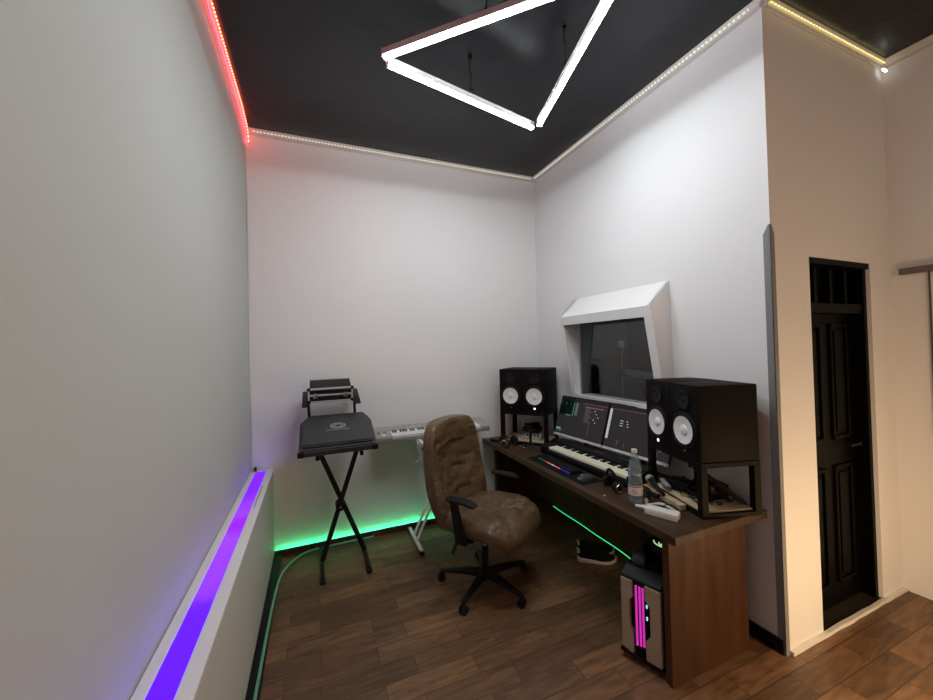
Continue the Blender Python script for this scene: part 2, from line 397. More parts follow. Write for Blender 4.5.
# ---------------------------------------------------------------- heater box with violet panel along the left wall
XB, ZB = -.332, .711
hb = thing('heater_box', 'long white box along the left wall with a violet glowing top', 'heater box', (XL, 0, 0))
hb_y0, hb_y1 = YR+.05, YB-.005
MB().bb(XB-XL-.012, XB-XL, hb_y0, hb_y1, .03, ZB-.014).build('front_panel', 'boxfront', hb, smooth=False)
t = MB(); t.bb(0.003, .040, hb_y0, hb_y1, ZB-.014, ZB, bev=.002).bb(.114, XB-XL+.006, hb_y0, hb_y1, ZB-.014, ZB, bev=.002).bb(.040, .114, hb_y1-.05, hb_y1, ZB-.014, ZB-.002)
t.bb(XB-XL-.030, XB-XL-.024, 2.6, 3.0, ZB, ZB+.001, mat='grey')
t.build('top_board', 'whitepaint', hb, smooth=False)
MB().bb(.040, .114, hb_y0, hb_y1-.05, ZB-.010, ZB-.003).build('light_panel', 'violet', hb, smooth=False, label='violet glowing panel')
MB().bb(.003, .012, hb_y0, hb_y1, .0, ZB-.014).build('back_panel', 'whitepaint', hb, smooth=False)
# black cable trunk along its foot
MB().bb(XB+.001, XB+.058, YR+.05, 3.36, 0, .035, bev=.003).build('cable_duct', 'black', loc=(XB+.03, .5, 0), label='black cable trunking on the floor along the white heater box', cat='cable trunk')
# floor light tubes
MB().tube([(-.31, YB-.027, .024), (.3, YB-.027, .024), (1.0, YB-.027, .024), (1.40, YB-.027, .024)], .006, n=8, smooth=0).build('led_tube', 'greenback', label='bright green light tube at the foot of the back wall', cat='light tube')
MB().tube([(.45, YB-.050, .009), (.1, YB-.050, .009), (-.08, YB-.07, .010), (-.18, YB-.16, .014), (-.235, YB-.30, .028), (-.262, YB-.45, .043), (-.276, 2.75, .043), (-.284, 2.4, .043), (-.288, 2.0, .043), (-.30, 1.2, .043), (-.29, .3, .043), (-.29, -1, .043)], .0075, n=8, smooth=6).build('light_hose', 'greendim', label='translucent greenish hose curving on the floor past the left back corner', cat='hose')
# thin wires hanging in the left corner
MB().tube([(XL+.012, YB-.015, H-.15), (XL+.014, YB-.012, 2.4), (XL+.012, YB-.016, 1.6), (XL+.018, YB-.014, 1.0), (XL+.02, YB-.03, .72)], .003, n=6).build('wire', 'whitemetal', label='thin pale wire running down the left back corner', cat='wire')
MB().box((XL+.035, YB-.035, ZB+.016), (.018, .03, .03), bev=.003).build('wire_connector', 'black', loc=(XL+.035, YB-.035, ZB), label='small dark wire connector on the far end of the white heater box', cat='connector')

# ---------------------------------------------------------------- door, far wall rail
d = MB()
d.bb(DX1, DX1+.035, YC+.02, YC+TH, 0, DZ, bev=.003).bb(DX2-.035, DX2, YC+.02, YC+TH, 0, DZ, bev=.003).bb(DX1, DX2, YC+.004, YC+TH, DZ-.035, DZ, bev=.003)
d.bb(DX1, DX2, YC+.03, YC+TH, 1.80, 1.86, bev=.006)
for k in range(1, 4):
    x = DX1+(DX2-DX1)*k/4; d.bb(x-.015, x+.015, YC+.05, YC+.09, 1.86, DZ-.03, bev=.004)
fr = struct(d, 'door_1', 'door')
lf = MB(); ly = YC+TH-.03
lf.bb(DX1+.035, DX2-.035, ly, ly+.04, .01, DZ-.035)
for x0, x1, z0, z1 in ((2.66, 2.86, 1.02, 1.74), (2.96, 3.16, 1.02, 1.74), (2.66, 2.86, .14, .86), (2.96, 3.16, .14, .86)):
    for (a, b_, c, e_) in ((x0, x0+.022, z0, z1), (x1-.022, x1, z0, z1), (x0, x1, z0, z0+.022), (x0, x1, z1-.022, z1)):
        lf.bb(a, b_, ly-.014, ly, c, e_, bev=.005)
    lf.bb(x0+.05, x1-.05, ly-.010, ly, z0+.05, z1-.05, bev=.004)
lf.build('door_leaf', 'door', fr, smooth=False)
MB().bb(DX1, DX2, YC+.004, YC+TH, .001, .012).build('threshold', 'tile', fr, smooth=False)
MB().cyl((3.17, ly-.001, .98), (3.17, ly-.05, .98), .010).cyl((3.17, ly-.045, .98), (3.06, ly-.045, .98), .008).build('door_handle', 'black', fr)
r_ = MB(); r_.bb(XD-.03, XD-.001, -.6, YC-.045, 2.045, 2.085, bev=.003)
struct(r_, 'trim_7', plain('grey_brown_rail', (.16, .13, .11), .6))
s_ = MB(); s_.bb(XD-.014, XD-.001, -.55, 1.02, .02, 2.04, bev=.002)
struct(s_, 'door_2', plain('cream_panel', (.70, .68, .64), .7))
struct(MB().bb(XD-.016, XD-.001, 1.02, 1.028, .02, 2.045), 'trim_8', plain('dark_edge_strip', (.10, .08, .07), .6))

# ---------------------------------------------------------------- booth window with projecting frame
hd = D.objects.new('window_1', None); COL.objects.link(hd); hd['kind'] = 'structure'
Y0, Y1 = 1.787, 2.765
XT, ZT, ZW, XBm, ZBm = 2.043, 1.897, 2.072, 2.168, 1.180
YW0, YW1 = 1.803, 2.805        # where the hood meets the wall
th = .028
def hexa(m, pts):
    """closed block from 8 points: 4 of one side, 4 of the other"""
    b2 = bmesh.new(); v = [b2.verts.new(p) for p in pts]
    b2.faces.new(v[:4]); b2.faces.new(v[4:])
    for k in range(4): b2.faces.new((v[k], v[(k+1) % 4], v[4+(k+1) % 4], v[4+k]))
    bmesh.ops.recalc_face_normals(b2, faces=b2.faces[:]); m._add(b2, None)
f = MB()
zm = (ZW-.045)
for (yf, yw, s_) in ((Y0, YW0, 1), (Y1, YW1, -1)):
    t_ = th*s_; yb = yf+(yw-yf)*.1
    hexa(f, [(XR, yw, ZW), (XT, yf, ZT), (XBm, yf, ZBm), (XR, yb, ZBm), (XR, (max(yw, yf+t_)+.008 if s_ > 0 else yf+t_), ZW), (XT, yf+t_, ZT), (XBm, yf+t_, ZBm), (XR, yf+t_, ZBm)])
hexa(f, [(XR, YW0, ZW), (XT, Y0, ZT), (XT+.006, Y0, ZT-.035), (XR, YW0, ZW-.045), (XR, YW1, ZW), (XT, Y1, ZT), (XT+.006, Y1, ZT-.035), (XR, YW1, ZW-.045)])
f.prism([(XBm, ZBm), (XR, ZBm), (XR, ZBm+.02), (XBm-.004, ZBm+.02)], 'y', Y0+th, Y1-th)
f.build('frame_box', 'whitepaint', hd, smooth=False)
def fp(z): return XT+(ZT-z)/(ZT-ZBm)*(XBm-XT)
rim = MB()
def rimpiece(y0, y1, z0, z1):
    rim.prism([(fp(z0)-.003, z0), (fp(z1)-.003, z1), (fp(z1)+.012, z1), (fp(z0)+.012, z0)], 'y', y0, y1)
rimpiece(Y0, Y1, ZT-.072, ZT-.0); rimpiece(Y0, Y1, ZBm, ZBm+.028)
rimpiece(Y0, Y0+.064, ZBm+.028, ZT-.072); rimpiece(Y1-.040, Y1, ZBm+.028, ZT-.072)
rim.build('front_rim', 'whitepaint', hd, smooth=False)
MB().bb(XR-.010, XR-.004, Y0+th, Y1-th, ZBm+.02, ZW-.06).build('window_glass', 'glass', hd, smooth=False)

# booth beyond the glass
bo = MB(); bx0, bx1, by0, by1 = XR+.1, XD, YC+TH+.02, YB
bo.bb(bx1-.03, bx1, by0, by1, 0, H).bb(bx0, bx1, by0, by0+.03, 0, H).bb(bx0, bx1, by1-.03, by1, 0, H)
bo.bb(bx0, bx0+.02, by0, WY0, 0, H).bb(bx0, bx0+.02, WY1, by1, 0, H).bb(bx0, bx0+.02, WY0, WY1, 0, WZ0).bb(bx0, bx0+.02, WY0, WY1, WZ1, H)
struct(bo, 'wall_booth', 'booth')
ln = MB().bb(XR+.012, XR+.1, WY1-.004, WY1-.001, WZ0, WZ1).bb(XR+.012, XR+.1, WY0+.001, WY0+.004, WZ0, WZ1)
struct(ln, 'shade_lining', plain('reveal_shade', (.10, .10, .10), .8))  # dark sheets added as shade on the sides of the window hole
ms = thing('microphone_stand', 'thin black microphone stand behind the booth window', 'microphone stand', (2.85, 2.86, 0))
MB().cyl((0, 0, 0), (0, 0, .025), .13, n=28, bev=.004).build('base', 'black', ms)
MB().cyl((0, 0, .025), (0, 0, 1.49), .009).build('pole', 'grey', ms)
mc = thing('microphone', 'pale round headed microphone seen through the booth window', 'microphone', (2.85, 2.86, 1.49))
MB().lathe([(.011, 0), (.015, .02), (.022, .10), (.022, .12)], mat='grey').build('body', 'grey', mc)
MB().sph((0, 0, .15), .038, (1, 1, 1.1)).build('grille', 'silver', mc)
bk = thing('keyboard', 'keyboard shape standing in for a reflection in the booth window', 'keyboard', (3.12, 2.62, 0), rz=rad(82))  # solid shape built in place of a reflection in the glass
MB().box((0, 0, 1.27), (.95, .26, .07), rot=(rad(20), rad(-4), 0), bev=.01).build('body', 'grey', bk)
MB().box((0, .05, 1.325), (.82, .10, .02), rot=(rad(20), rad(-4), 0)).build('keys', 'silver', bk)
for sx in (-1, 1):
    MB().cyl((-.3*sx, 0, 0), (.3*sx, 0, 1.24), .014).build('leg', 'black', bk)
bs = MB(); bs.box((2.53, 2.98, .75), (.30, .26, 1.5), bev=.01); bs.build('bass_trap', 'blackm', loc=(2.53, 2.98, 0), label='black padded block at the left edge behind the booth glass', cat='acoustic panel')

# ---------------------------------------------------------------- triangle lamp
TZ = 3.2
lamp = thing('triangle_lamp', 'large white triangular tube lamp hanging from the black ceiling', 'ceiling lamp', (.95, 1.75, TZ))
VT = [V((.372, 1.962, TZ)), V((1.50, 2.24, TZ)), V((1.213, 1.180, TZ))]
def bar(a, b_, name='light_bar'):
    a, b_ = V(a), V(b_); d_ = b_-a; L_ = d_.length; ang = math.atan2(d_.y, d_.x); c = (a+b_)/2
    T = Matrix.Translation(c-V(lamp.location)) @ Matrix.Rotation(ang, 4, 'Z')
    m = MB(); q = bmesh.new(); 
    m.prism([(-.019, .012), (.019, .012), (.019, .046), (.010, .052), (-.010, .052), (-.019, .046)], 'x', -L_/2, L_/2, T=T, mat='alu')
    o = m.build('light_bar', None, lamp)
    m = MB(); m.prism([(-.013, .012), (-.013, .004), (-.008, .000), (.008, .000), (.013, .004), (.013, .012)], 'x', -L_/2+.004, L_/2-.004, T=T)
    m.build('diffuser', 'lamp', o)
    for s_ in (-1, 1):
        MB().prism([(-.019, .000), (.019, .000), (.019, .047), (-.019, .047)], 'x', s_*L_/2-.003, s_*L_/2+.003, T=T).build('end_cap', 'white', o)
bar(VT[0]+V((.03, .045, 0)), VT[1]+V((-.026, .004, 0)))
bar(VT[1]+V((.0, -.045, 0)), VT[2]+V((.035, 0.02, 0)))
bar(VT[2]+V((-.02, .0, 0)), VT[0])
for a, b_ in ((0, 1), (1, 2), (2, 0)):
    c = (VT[a]+VT[b_])/2-V(lamp.location)+V((0, .0, 0))
    MB().tube([(c.x, c.y, .058), (c.x+.004, c.y, .15), (c.x-.003, c.y, .2), (c.x, c.y, H-TZ)], .004, n=6).cyl((c.x, c.y, H-TZ-.02), (c.x, c.y, H-TZ), .014).box((c.x, c.y, .056), (.03, .03, .012)).build('hanger', 'black', lamp)
MB().tube([VT[2]-V(lamp.location)+V((0, 0, .06)), VT[2]-V(lamp.location)+V((-.05, .1, .18)), V((-.1, .1, H-TZ))], .004, n=6).build('power_cable', 'black', lamp)

# ---------------------------------------------------------------- desk
DZt, DT = .732, .042
DXF, DYN = 1.544, 1.2557
desk = thing('desk', 'long dark brown laminate studio desk along the booth window wall', 'desk', (DXF, DYN, 0))
def dl(x, y, z): return (x-DXF, y-DYN, z)
MB().bb(0, XR-DXF-.004, 0, YB-DYN-.006, DZt-DT, DZt, bev=.002).build('desktop', 'desktop', desk, smooth=False)
MB().bb(0.002, 2.12-DXF, .040, .076, 0.0, DZt-DT, bev=.001).build('side_panel', 'panel', desk, smooth=False)
MB().bb(.10, 2.12-DXF, YB-DYN-.10, YB-DYN-.064, 0.0, DZt-DT, bev=.001).build('side_panel', 'panel', desk, smooth=False)
MB().bb(.450, .468, .076, YB-DYN-.10, .19, DZt-DT, bev=.001).build('back_panel', 'panel', desk, smooth=False)
MB().tube([(1.985, 2.86, .185), (1.988, 2.7, .178), (1.985, 2.5, .182), (1.99, 2.3, .172), (1.985, 2.1, .176), (1.985, 1.96, .165), (1.96, 1.85, .16), (1.92, 1.76, .18)], .0032, n=8).build('led_strip', 'green', label='green light strip sagging along the lower edge under the brown desk', cat='led strip')

# ---------------------------------------------------------------- speakers and stands
SW, SD, SH = .233, .335, .40
def make_speaker(label, lit):
    t = thing('studio_monitor_speaker', label, 'speaker')
    # local: front faces -Y, x across, origin at bottom centre
    MB().box((0, 0, SH/2), (SW-.002, SD, SH), bev=.006, seg=3).build('cabinet', 'blackwood', t)
    yf = -SD/2
    Rf = Matrix.Rotation(PI/2, 4, 'X')
    tw = Matrix.Translation((0, yf, .315)) @ Rf
    MB().lathe([(.052, .0), (.052, .008), (.046, .009), (.030, .004), (.016, .0015), (.013, .004), (.008, .006), (0, .007)], T=tw, cap=False, n=36).build('tweeter', 'black', t)
    wf = Matrix.Translation((0, yf, .150)) @ Rf
    MB().lathe([(.099, 0), (.099, .006), (.091, .009), (.084, .004)], T=wf, cap=False, n=44).build('woofer_ring', 'black', t)
    c = MB(); c.lathe([(.086, .004), (.083, .011), (.079, .012), (.075, .009)], T=wf, cap=False, n=44, mat='rubber')
    c.lathe([(.076, .010), (.052, .005), (.026, .0015)], T=wf, cap=False, n=44, mat='cone')
    c.lathe([(.027, .0015), (.024, .007), (.015, .010), (0, .012)], T=wf, cap=False, n=32, mat='cone')
    c.build('woofer', None, t, label='white woofer cone')
    l = MB(); T = Matrix.Translation((0, yf-.001, .038)) @ Rf
    if lit: l.lathe([(0, 0), (.008, 0), (.008, .002), (0, .002)], T=T, cap=False); l.build('logo_light', 'whiteled', t, label='lit white round emblem')
    else:
        l.lathe([(.007, 0), (.007, .0015), (.0055, .0015), (.0055, 0)], T=T, cap=False)
        for k in range(3):
            a = PI/2+k*2*PI/3; l.box((.003*math.cos(a), yf-.0015, .038+.003*math.sin(a)), (.0012, .001, .006), rot=(0, -a+PI/2, 0))
        l.build('logo', 'grey', t)
    return t
def make_stand(label, ang, corner, h):
    """corner: front corner on the viewer's right of the pair; local x across, local y back"""
    t = thing('speaker_stand', label, 'speaker stand', corner, ang)
    W, Dp, q = SW*2, SD+.002, .036
    for (x, y) in ((0, 0), (W-q, 0), (0, Dp-q), (W-q, Dp-q)):
        MB().bb(x, x+q, y, y+q, 0, h-.026, bev=.002).build('leg', 'blackwood', t, smooth=False)
    tp = MB(); tp.bb(0, W, 0, Dp, h-.026, h, bev=.002); tp.build('top_plate', 'blackwood', t, smooth=False)
    rl = MB(); rl.bb(q, W-q, 0, .02, 0, .022).bb(q, W-q, Dp-.02, Dp, 0, .022).bb(0, .02, q, Dp-q, 0, .022).bb(W-.02, W, q, Dp-q, 0, .022)
    rl.build('bottom_rail', 'blackwood', t, smooth=False)
    MB().bb(.02, W-.02, .02, Dp-.02, .004, .03, bev=.001).build('shelf_board', 'ply', t, smooth=False, label='pale wooden bottom board')
    return t
def put_pair(A, ang, h, labels, lits):
    """A: front near/right corner ; x axis of the pair points from A along the front. """
    ca, sa = math.cos(ang), math.sin(ang); ex = V((ca, sa, 0)); ey = V((-sa, ca, 0))
    for k in (0, 1):
        o = make_speaker(labels[k], lits[k])
        o.location = V((A[0], A[1], DZt+h+.001)) + ex*(SW*(k+.5)) + ey*(SD/2); o.rotation_euler = (0, 0, ang)
HST = 1.018-DZt
# right pair: front line from the far corner to the near corner
a_r = math.atan2(-.961, -.276)
A_r = (1.83+.276*SW*2, 1.323+.961*SW*2, DZt)
make_stand('black speaker stand near the front end of the desk, loaded with cables', a_r, A_r, HST)
put_pair(A_r, a_r, HST, ('black speaker on the right stand, next to the screen, with lit emblem', 'rightmost black speaker, its broad side facing the camera'), (True, False))
a_l = rad(-52); A_l = (1.645, 3.203, DZt)
make_stand('black speaker stand in the back corner of the desk with a pale board', a_l, A_l, HST+.014)
put_pair(A_l, a_l, HST+.014, ('leftmost black speaker, on the corner stand beside the back wall', 'black speaker with lit emblem on the corner stand, right of its twin'), (False, True))

# ---------------------------------------------------------------- monitors
def make_monitor(label, which):
    """local: x along the screen (left to right for the viewer), -y towards viewer, origin at base on desk"""
    t = thing('computer_monitor', label, 'monitor'); Wm, Hm = .546, .352; tilt = rad(-19)
    R_ = Matrix.Translation((0, 0, .124)) @ Matrix.Rotation(tilt, 4, 'X')
    def tb(m, x0, x1, y0, y1, z0, z1, mat=None, bev=0):
        b2 = bmesh.new(); bmesh.ops.create_cube(b2, size=1); bmesh.ops.scale(b2, vec=(x1-x0, y1-y0, z1-z0), verts=b2.verts)
        if bev: bmesh.ops.bevel(b2, geom=b2.edges[:], offset=bev, segments=2, affect='EDGES')
        m._add(b2, mat, R_ @ Matrix.Translation(((x0+x1)/2, (y0+y1)/2, (z0+z1)/2)))
    m = MB(); tb(m, -Wm/2, Wm/2, 0, .022, 0, Hm, bev=.003); tb(m, -.12, .12, .02, .04, .08, .26, bev=.01); m.build('housing', 'black', t, smooth=False)
    m = MB(); tb(m, -Wm/2, Wm/2, -.004, .010, -.006, .014, bev=.001); m.build('chin', 'alu', t, smooth=False, label='silver lower bezel')
    m = MB(); tb(m, -Wm/2+.004, Wm/2-.004, -.0015, .001, .016, Hm-.004); sc = m.build('screen', 'screen', t, smooth=False)
    g = MB(); W2 = Wm/2-.004
    def gr(u0, u1, v0, v1, mat, e=0):   # u: 0..1 from left, v: 0..1 from top
        z1_, z0_ = Hm-.004-(Hm-.02)*v0, Hm-.004-(Hm-.02)*v1
        tb(g, -W2+2*W2*u0, -W2+2*W2*u1, -.0024-e, -.0015, z0_, z1_, mat)
    gr(0, 1, 0, .10, 'screen_bar')
    if which == 0:
        gr(.0, .32, .02, .50, 's_dgreen'); gr(.16, .28, .47, .50, 's_green', .0004); gr(.31, .325, .14, .50, 's_green', .0004); gr(.36, .41, .13, .46, 's_grey', .0004)
        for k in range(10): gr(.03+.026*k, .04+.026*k, .12+.03*(k % 3), .22+.02*(k % 4), 's_green' if k % 4 == 0 else 's_dgreen', .0004)
        gr(.02, .14, .90, .93, 's_green', .0004); gr(.02, .12, .86, .88, 's_white', .0004)
        gr(.5, 1, .12, .128, 's_red')
        gr(.56, .93, .19, .215, 's_red')
        for k in range(9): gr(.57+.01*(k % 2), .66+.03*((k*7) % 3), .23+.042*k, .245+.042*k, 's_grey')
        for k in range(5): gr(.76+.04*(k % 3), .775+.04*(k % 3), .26+.07*k, .285+.07*k, 's_white')
        gr(.70, .705, .62, .93, 's_grey')
        for k in range(6): gr(.1+.07*k, .102+.07*k, .55, .9, 'screen_bar')
    else:
        gr(0, 1, .12, .128, 's_red'); gr(.015, .055, .13, .82, 's_white'); 
        for k in range(14): gr(.015, .055, .16+.046*k, .164+.046*k, 'screen_bar', .0004)
        for k in range(3):
            gr(.22, .27, .36+.055*k, .375+.055*k, 's_white'); gr(.32+.01*k, .345+.01*k, .36+.055*k, .375+.055*k, 's_white')
            gr(.76, .79, .40+.075*k, .42+.075*k, 's_white')
        for a in (.22, .72):
            gr(a, a+.008, .82, .92, 's_grey'); gr(a, a+.05, .82, .832, 's_grey'); gr(a+.12, a+.126, .84, .93, 's_grey')
        for k in range(6): gr(.1+.15*k, .102+.15*k, .15, .98, 'screen_bar')
        gr(.86, .89, .80, .83, 's_grey')
    g.build('screen_image', None, sc, smooth=False)
    MB().cyl((0, .115, .012), (0, .115, .26), .016).build('stand_neck', 'black', t)
    MB().box((0, .105, .006), (.20, .085, .012), bev=.004).build('stand_foot', 'black', t)
    return t
# centre line from (1.985,2.845) to (2.105,1.725)
p0, p1 = V((1.990, 2.823, DZt)), V((2.080, 1.722, DZt)); dr = (p1-p0).normalized(); am = math.atan2(dr.y, dr.x)
for k, lb in enumerate(('left computer monitor showing a mixing program with green panels', 'right computer monitor, partly hidden behind the right speaker')):
    o = make_monitor(lb, k); o.location = p0+dr*(.274+k*.556); o.rotation_euler = (0, 0, am)

# ---------------------------------------------------------------- pianos
def make_keys(par, x0, n_white, y0, depth, z, wmat, start=0, kw=.0235, drop=0):
    """white keys from x0 along +x; front edge at y0, going to y0+depth"""
    wk = None; hasb = [1, 1, 0, 1, 1, 1, 0]  # black after C D . F G A .
    bk_ = None
    for i in range(n_white):
        x = x0+kw*(i+.5)
        if wk is None:
            wk = MB().box((0, depth/2, 0), (kw-.0012, depth, .018), bev=.0012, seg=1).build('white_key', wmat, par, smooth=False); wk.location = (x, y0, z); 
        else:
            c = wk.copy(); COL.objects.link(c); c.location = (x, y0, z)
        if hasb[(i+start) % 7] and i < n_white-1:
            xb = x+kw*.5
            if bk_ is None:
                bk_ = MB().prism([(depth*.58, .008), (depth, .008), (depth, .017), (depth*.60, .017)], 'x', -.006, .006, bev=.001).build('black_key', 'black', par, smooth=False); bk_.location = (xb, y0, z)
            else:
                c = bk_.copy(); COL.objects.link(c); c.location = (xb, y0, z)
piano = thing('digital_piano', 'long black stage piano with ivory keys below the monitors', 'piano', (1.768, 2.715, DZt), math.atan2(-1, .035))
NW = 36; PL = NW*.0228+.117
b_ = MB()
b_.bb(0, PL, 0, .020, .012, .050, bev=.004).bb(0, .095, 0, .25, .012, .080, bev=.004).bb(PL-.020, PL, 0, .25, .012, .082, bev=.004).bb(.02, PL-.02, .02, .27, .012, .050)
b_.prism([(.152, .05), (.152, .090), (.165, .094), (.245, .098), (.252, .09), (.252, .05)], 'x', .0, PL)
for x in (.1, PL-.1):
    for y in (.04, .22): b_.cyl((x, y, 0), (x, y, .014), .014, mat='rubber')
b_.mats = [M['rubber']] if False else b_.mats
for f_ in b_.bm.faces: pass
b_.build('body', 'black', piano)
make_keys(piano, .097, NW, .018, .138, .064, 'ivory', start=0, kw=.0228)
for k in range(5):
    MB().box((.66+.026*k, .215, .098), (.014, .03, .008), bev=.002).build('slider', 'dgrey', piano)
MB().box((.48, .20, .0962), (.10, .03, .002), rot=(rad(3), 0, 0)).build('brand_print', 'dgrey', piano)

# silver keyboard on white stand against the back wall
sk = thing('synthesizer_keyboard', 'silver keyboard on the white stand against the back wall', 'keyboard', (.455, 3.120, .874), rot=(rad(6), 0, 0))
KL = 1.035; NWK = 36
b_ = MB()
b_.bb(0, KL, 0, .018, 0, .034, bev=.005).bb(0, .135, 0, .255, 0, .050, bev=.006).bb(.135+NWK*.0226+.004, KL, 0, .255, 0, .050, bev=.006).bb(.12, KL-.02, .01, .25, 0, .022)
b_.prism([(.152, .02), (.152, .050), (.248, .062), (.257, .05), (.257, .02)], 'x', .0, KL)
b_.build('body', 'silver', sk)
make_keys(sk, .137, NWK, .014, .137, .040, 'white', kw=.0226)
for x, y in ((.035, .10), (.085, .10)):
    MB().cyl((x-.009, y, .050), (x+.009, y, .050), .022).build('wheel', 'grey', sk)
MB().cyl((.065, .045, .048), (.065, .045, .058), .020).build('joystick_base', 'white', sk)
for k in range(9):
    MB().cyl((.28+.055*k, .21, .055), (.28+.055*k, .21, .074), .009, n=12).build('knob', 'knob', sk)
ws = thing('keyboard_stand', 'white double braced folding stand under the silver keyboard', 'keyboard stand', (.90, 3.13, 0))
for dy in (-.05, .05):
    MB().cyl((-.135, dy, .03), (.25, dy, .84), .0125).build('tube', 'whitemetal', ws)
    MB().cyl((.30, dy, .03), (-.08, dy, .84), .0125).build('tube', 'whitemetal', ws)
for x in (-.135, .30):
    f_ = MB().bb(x-.014, x+.014, -.21, .21, .012, .04, bev=.004).build('foot_bar', 'whitemetal', ws)
    for y in (-.2, .2): MB().box((x, y, .014), (.036, .05, .028), bev=.005).build('end_cap', 'rubber', f_)
for x in (-.08, .25):
    MB().bb(x-.013, x+.013, -.16, .18, .842, .870, bev=.004).build('support_arm', 'whitemetal', ws)
MB().cyl((.078, -.06, .47), (.078, .06, .47), .03).build('pivot', 'black', ws)
MB().cyl((-.055, -.06, .80), (-.028, -.062, .70), .017).sph((-.055, -.06, .80), .022).sph((-.028, -.062, .70), .02).build('lock_lever', 'black', ws)
MB().tube([(.80, 3.10, .872), (.79, 3.08, .80), (.815, 3.07, .75), (.79, 3.06, .71), (.765, 3.05, .70)], .003, n=6).tube([(.80, 3.10, .85), (.83, 3.07, .77), (.80, 3.06, .73), (.825, 3.05, .70)], .003, n=6).build('cable', 'white', loc=(.8, 3.08, .87), label='thin pale cable dangling below the silver keyboard', cat='cable')

# ---------------------------------------------------------------- X stand with case lid, tray and flight case
xs = thing('x_stand', 'black folding X stand near the back wall, holding the dark grey case', 'stand', (.16, 3.13, 0))
# tubes (two crossing)
MB().cyl((-.135, -.015, .03), (.155, -.015, .90), .019).build('tube', 'black', xs)
MB().cyl((.185, .015, .03), (-.155, .015, .90), .019).build('tube', 'black', xs)
MB().cyl((.003, -.05, .43), (.003, .05, .43), .034, n=28, bev=.004).build('pivot_disc', 'black', xs)
MB().cyl((.003, -.056, .43), (.003, -.05, .43), .008).build('pivot_bolt', 'chrome', xs)
for x in (-.137, .187):
    f_ = MB().bb(x-.013, x+.013, -.27, .21, .012, .038, bev=.004).build('foot_bar', 'black', xs)
    for y in (-.26, .19): MB().box((x, y, .014), (.036, .06, .028), bev=.005).build('end_cap', 'rubber', f_)
# top arms slope up to the back
for x in (-.155, .155):
    MB().cyl((x, -.22, .868), (x, .12, 1.02), .015).cyl((x, 0, .89), (x, -.0, .97), .015).build('support_arm', 'black', xs)
# second tier posts and their tray
for x, x2 in ((-.205, -.215), (.142, .135)):
    MB().cyl((x, .10, 1.02), (x2, .07, 1.26), .011).cyl((x2, .07, 1.235), (x2, .07, 1.262), .017).build('upper_post', 'black', xs)
MB().cyl((-.205, .09, 1.12), (.142, .09, 1.12), .006).cyl((-.21, .10, 1.02), (.15, .10, 1.02), .010).build('cross_bar', 'black', xs)
for x in (-.23, .145):
    MB().box((x, .07, 1.275), (.055, .30, .014), rot=(rad(16), 0, 0), bev=.003).build('tray_arm', 'black', xs)
# dark grey case lid lying tilted
tl = rad(30)
cs = thing('equipment_case', 'dark grey hard case with oval emblem lying tilted on the black stand', 'case', (.155, 2.885, .905), rot=(tl, 0, 0))
cw = .27
out = [(-cw, 0), (cw-.005, 0), (cw, .03), (cw-.01, .30), (cw-.055, .375), (-cw+.05, .375), (-cw+.0, .31), (-cw-.005, .03)]
MB().prism([(x, y) for x, y in out], 'z', -.018, .045, bev=.010).build('base_shell', 'dgrey', cs)
out2 = [(x*.93, .028+(y)*.90) for x, y in out]
MB().prism(out2, 'z', .042, .072, bev=.010).build('lid', 'dgrey', cs)
lg = MB()
lg.tube([(.055*math.cos(a), .215+.027*math.sin(a), .0725) for a in [2*PI*k/24 for k in range(24)]], .005, n=6, smooth=0, closed=True)
lg.tube([(.026*math.cos(a), .215+.018*math.sin(a), .0725) for a in [2*PI*k/20 for k in range(20)]], .004, n=6, smooth=0, closed=True)
for s_ in (-1, 1): lg.box((s_*.040, .215, .0725), (.022, .010, .002))
lg.build('emblem', 'logo', cs, label='grey oval emblem')
text_mesh('DYNACORD', .030, 'lettering', 'logo', cs, (0, .170, .0728), label='grey lettering')
for x in (-cw+.01, cw-.015):
    MB().box((x, -.004, .022), (.045, .02, .05), bev=.008).build('corner_cap', 'rubber', cs)
# aluminium flight case
fc = thing('aluminium_case', 'small black flight case with silver edges on the upper tray', 'case', (.11, 3.085, 1.262), rot=(rad(16), 0, 0))
cw2, cd, ch = .158, .20, .105
MB().bb(-cw2, cw2, 0, cd, .0, ch, bev=.004).build('shell', 'black', fc)
ed = MB(); e = .0062
for x in (-cw2, cw2):
    for y in (0, cd): ed.bb(x-e, x+e, y-e, y+e, 0, ch)
for z in (0, ch*.52, ch):
    ed.bb(-cw2, cw2, -e, e*.6, z-e, z+e); ed.bb(-cw2, cw2, cd-e*.6, cd+e, z-e, z+e)
    for x in (-cw2, cw2): ed.bb(x-e, x+e, 0, cd, z-e, z+e)
ed.build('edging', 'alu', fc, smooth=False)
for x in (-.11, .11):
    MB().box((x, -.012, ch*.50), (.034, .010, .04), bev=.004).cyl((x, -.016, ch*.5), (x, -.021, ch*.5), .009).build('latch', 'chrome', fc)
MB().tube([(-.05, -.008, ch*.40), (-.045, -.03, ch*.30), (.045, -.03, ch*.30), (.05, -.008, ch*.40)], .008, n=8).build('handle', 'black', fc)
for x in (-cw2, cw2):
    for z in (0.004, ch-.002): MB().sph((x, 0.0, z), .014).build('ball_corner', 'black', fc)

# ---------------------------------------------------------------- office chair
chx, chy = 1.07, 2.37
ca_ = rad(-56)     # facing direction
chair = thing('office_chair', 'brown leather high backed swivel chair with black armrests at the desk', 'chair', (chx, chy, 0), ca_+PI/2)
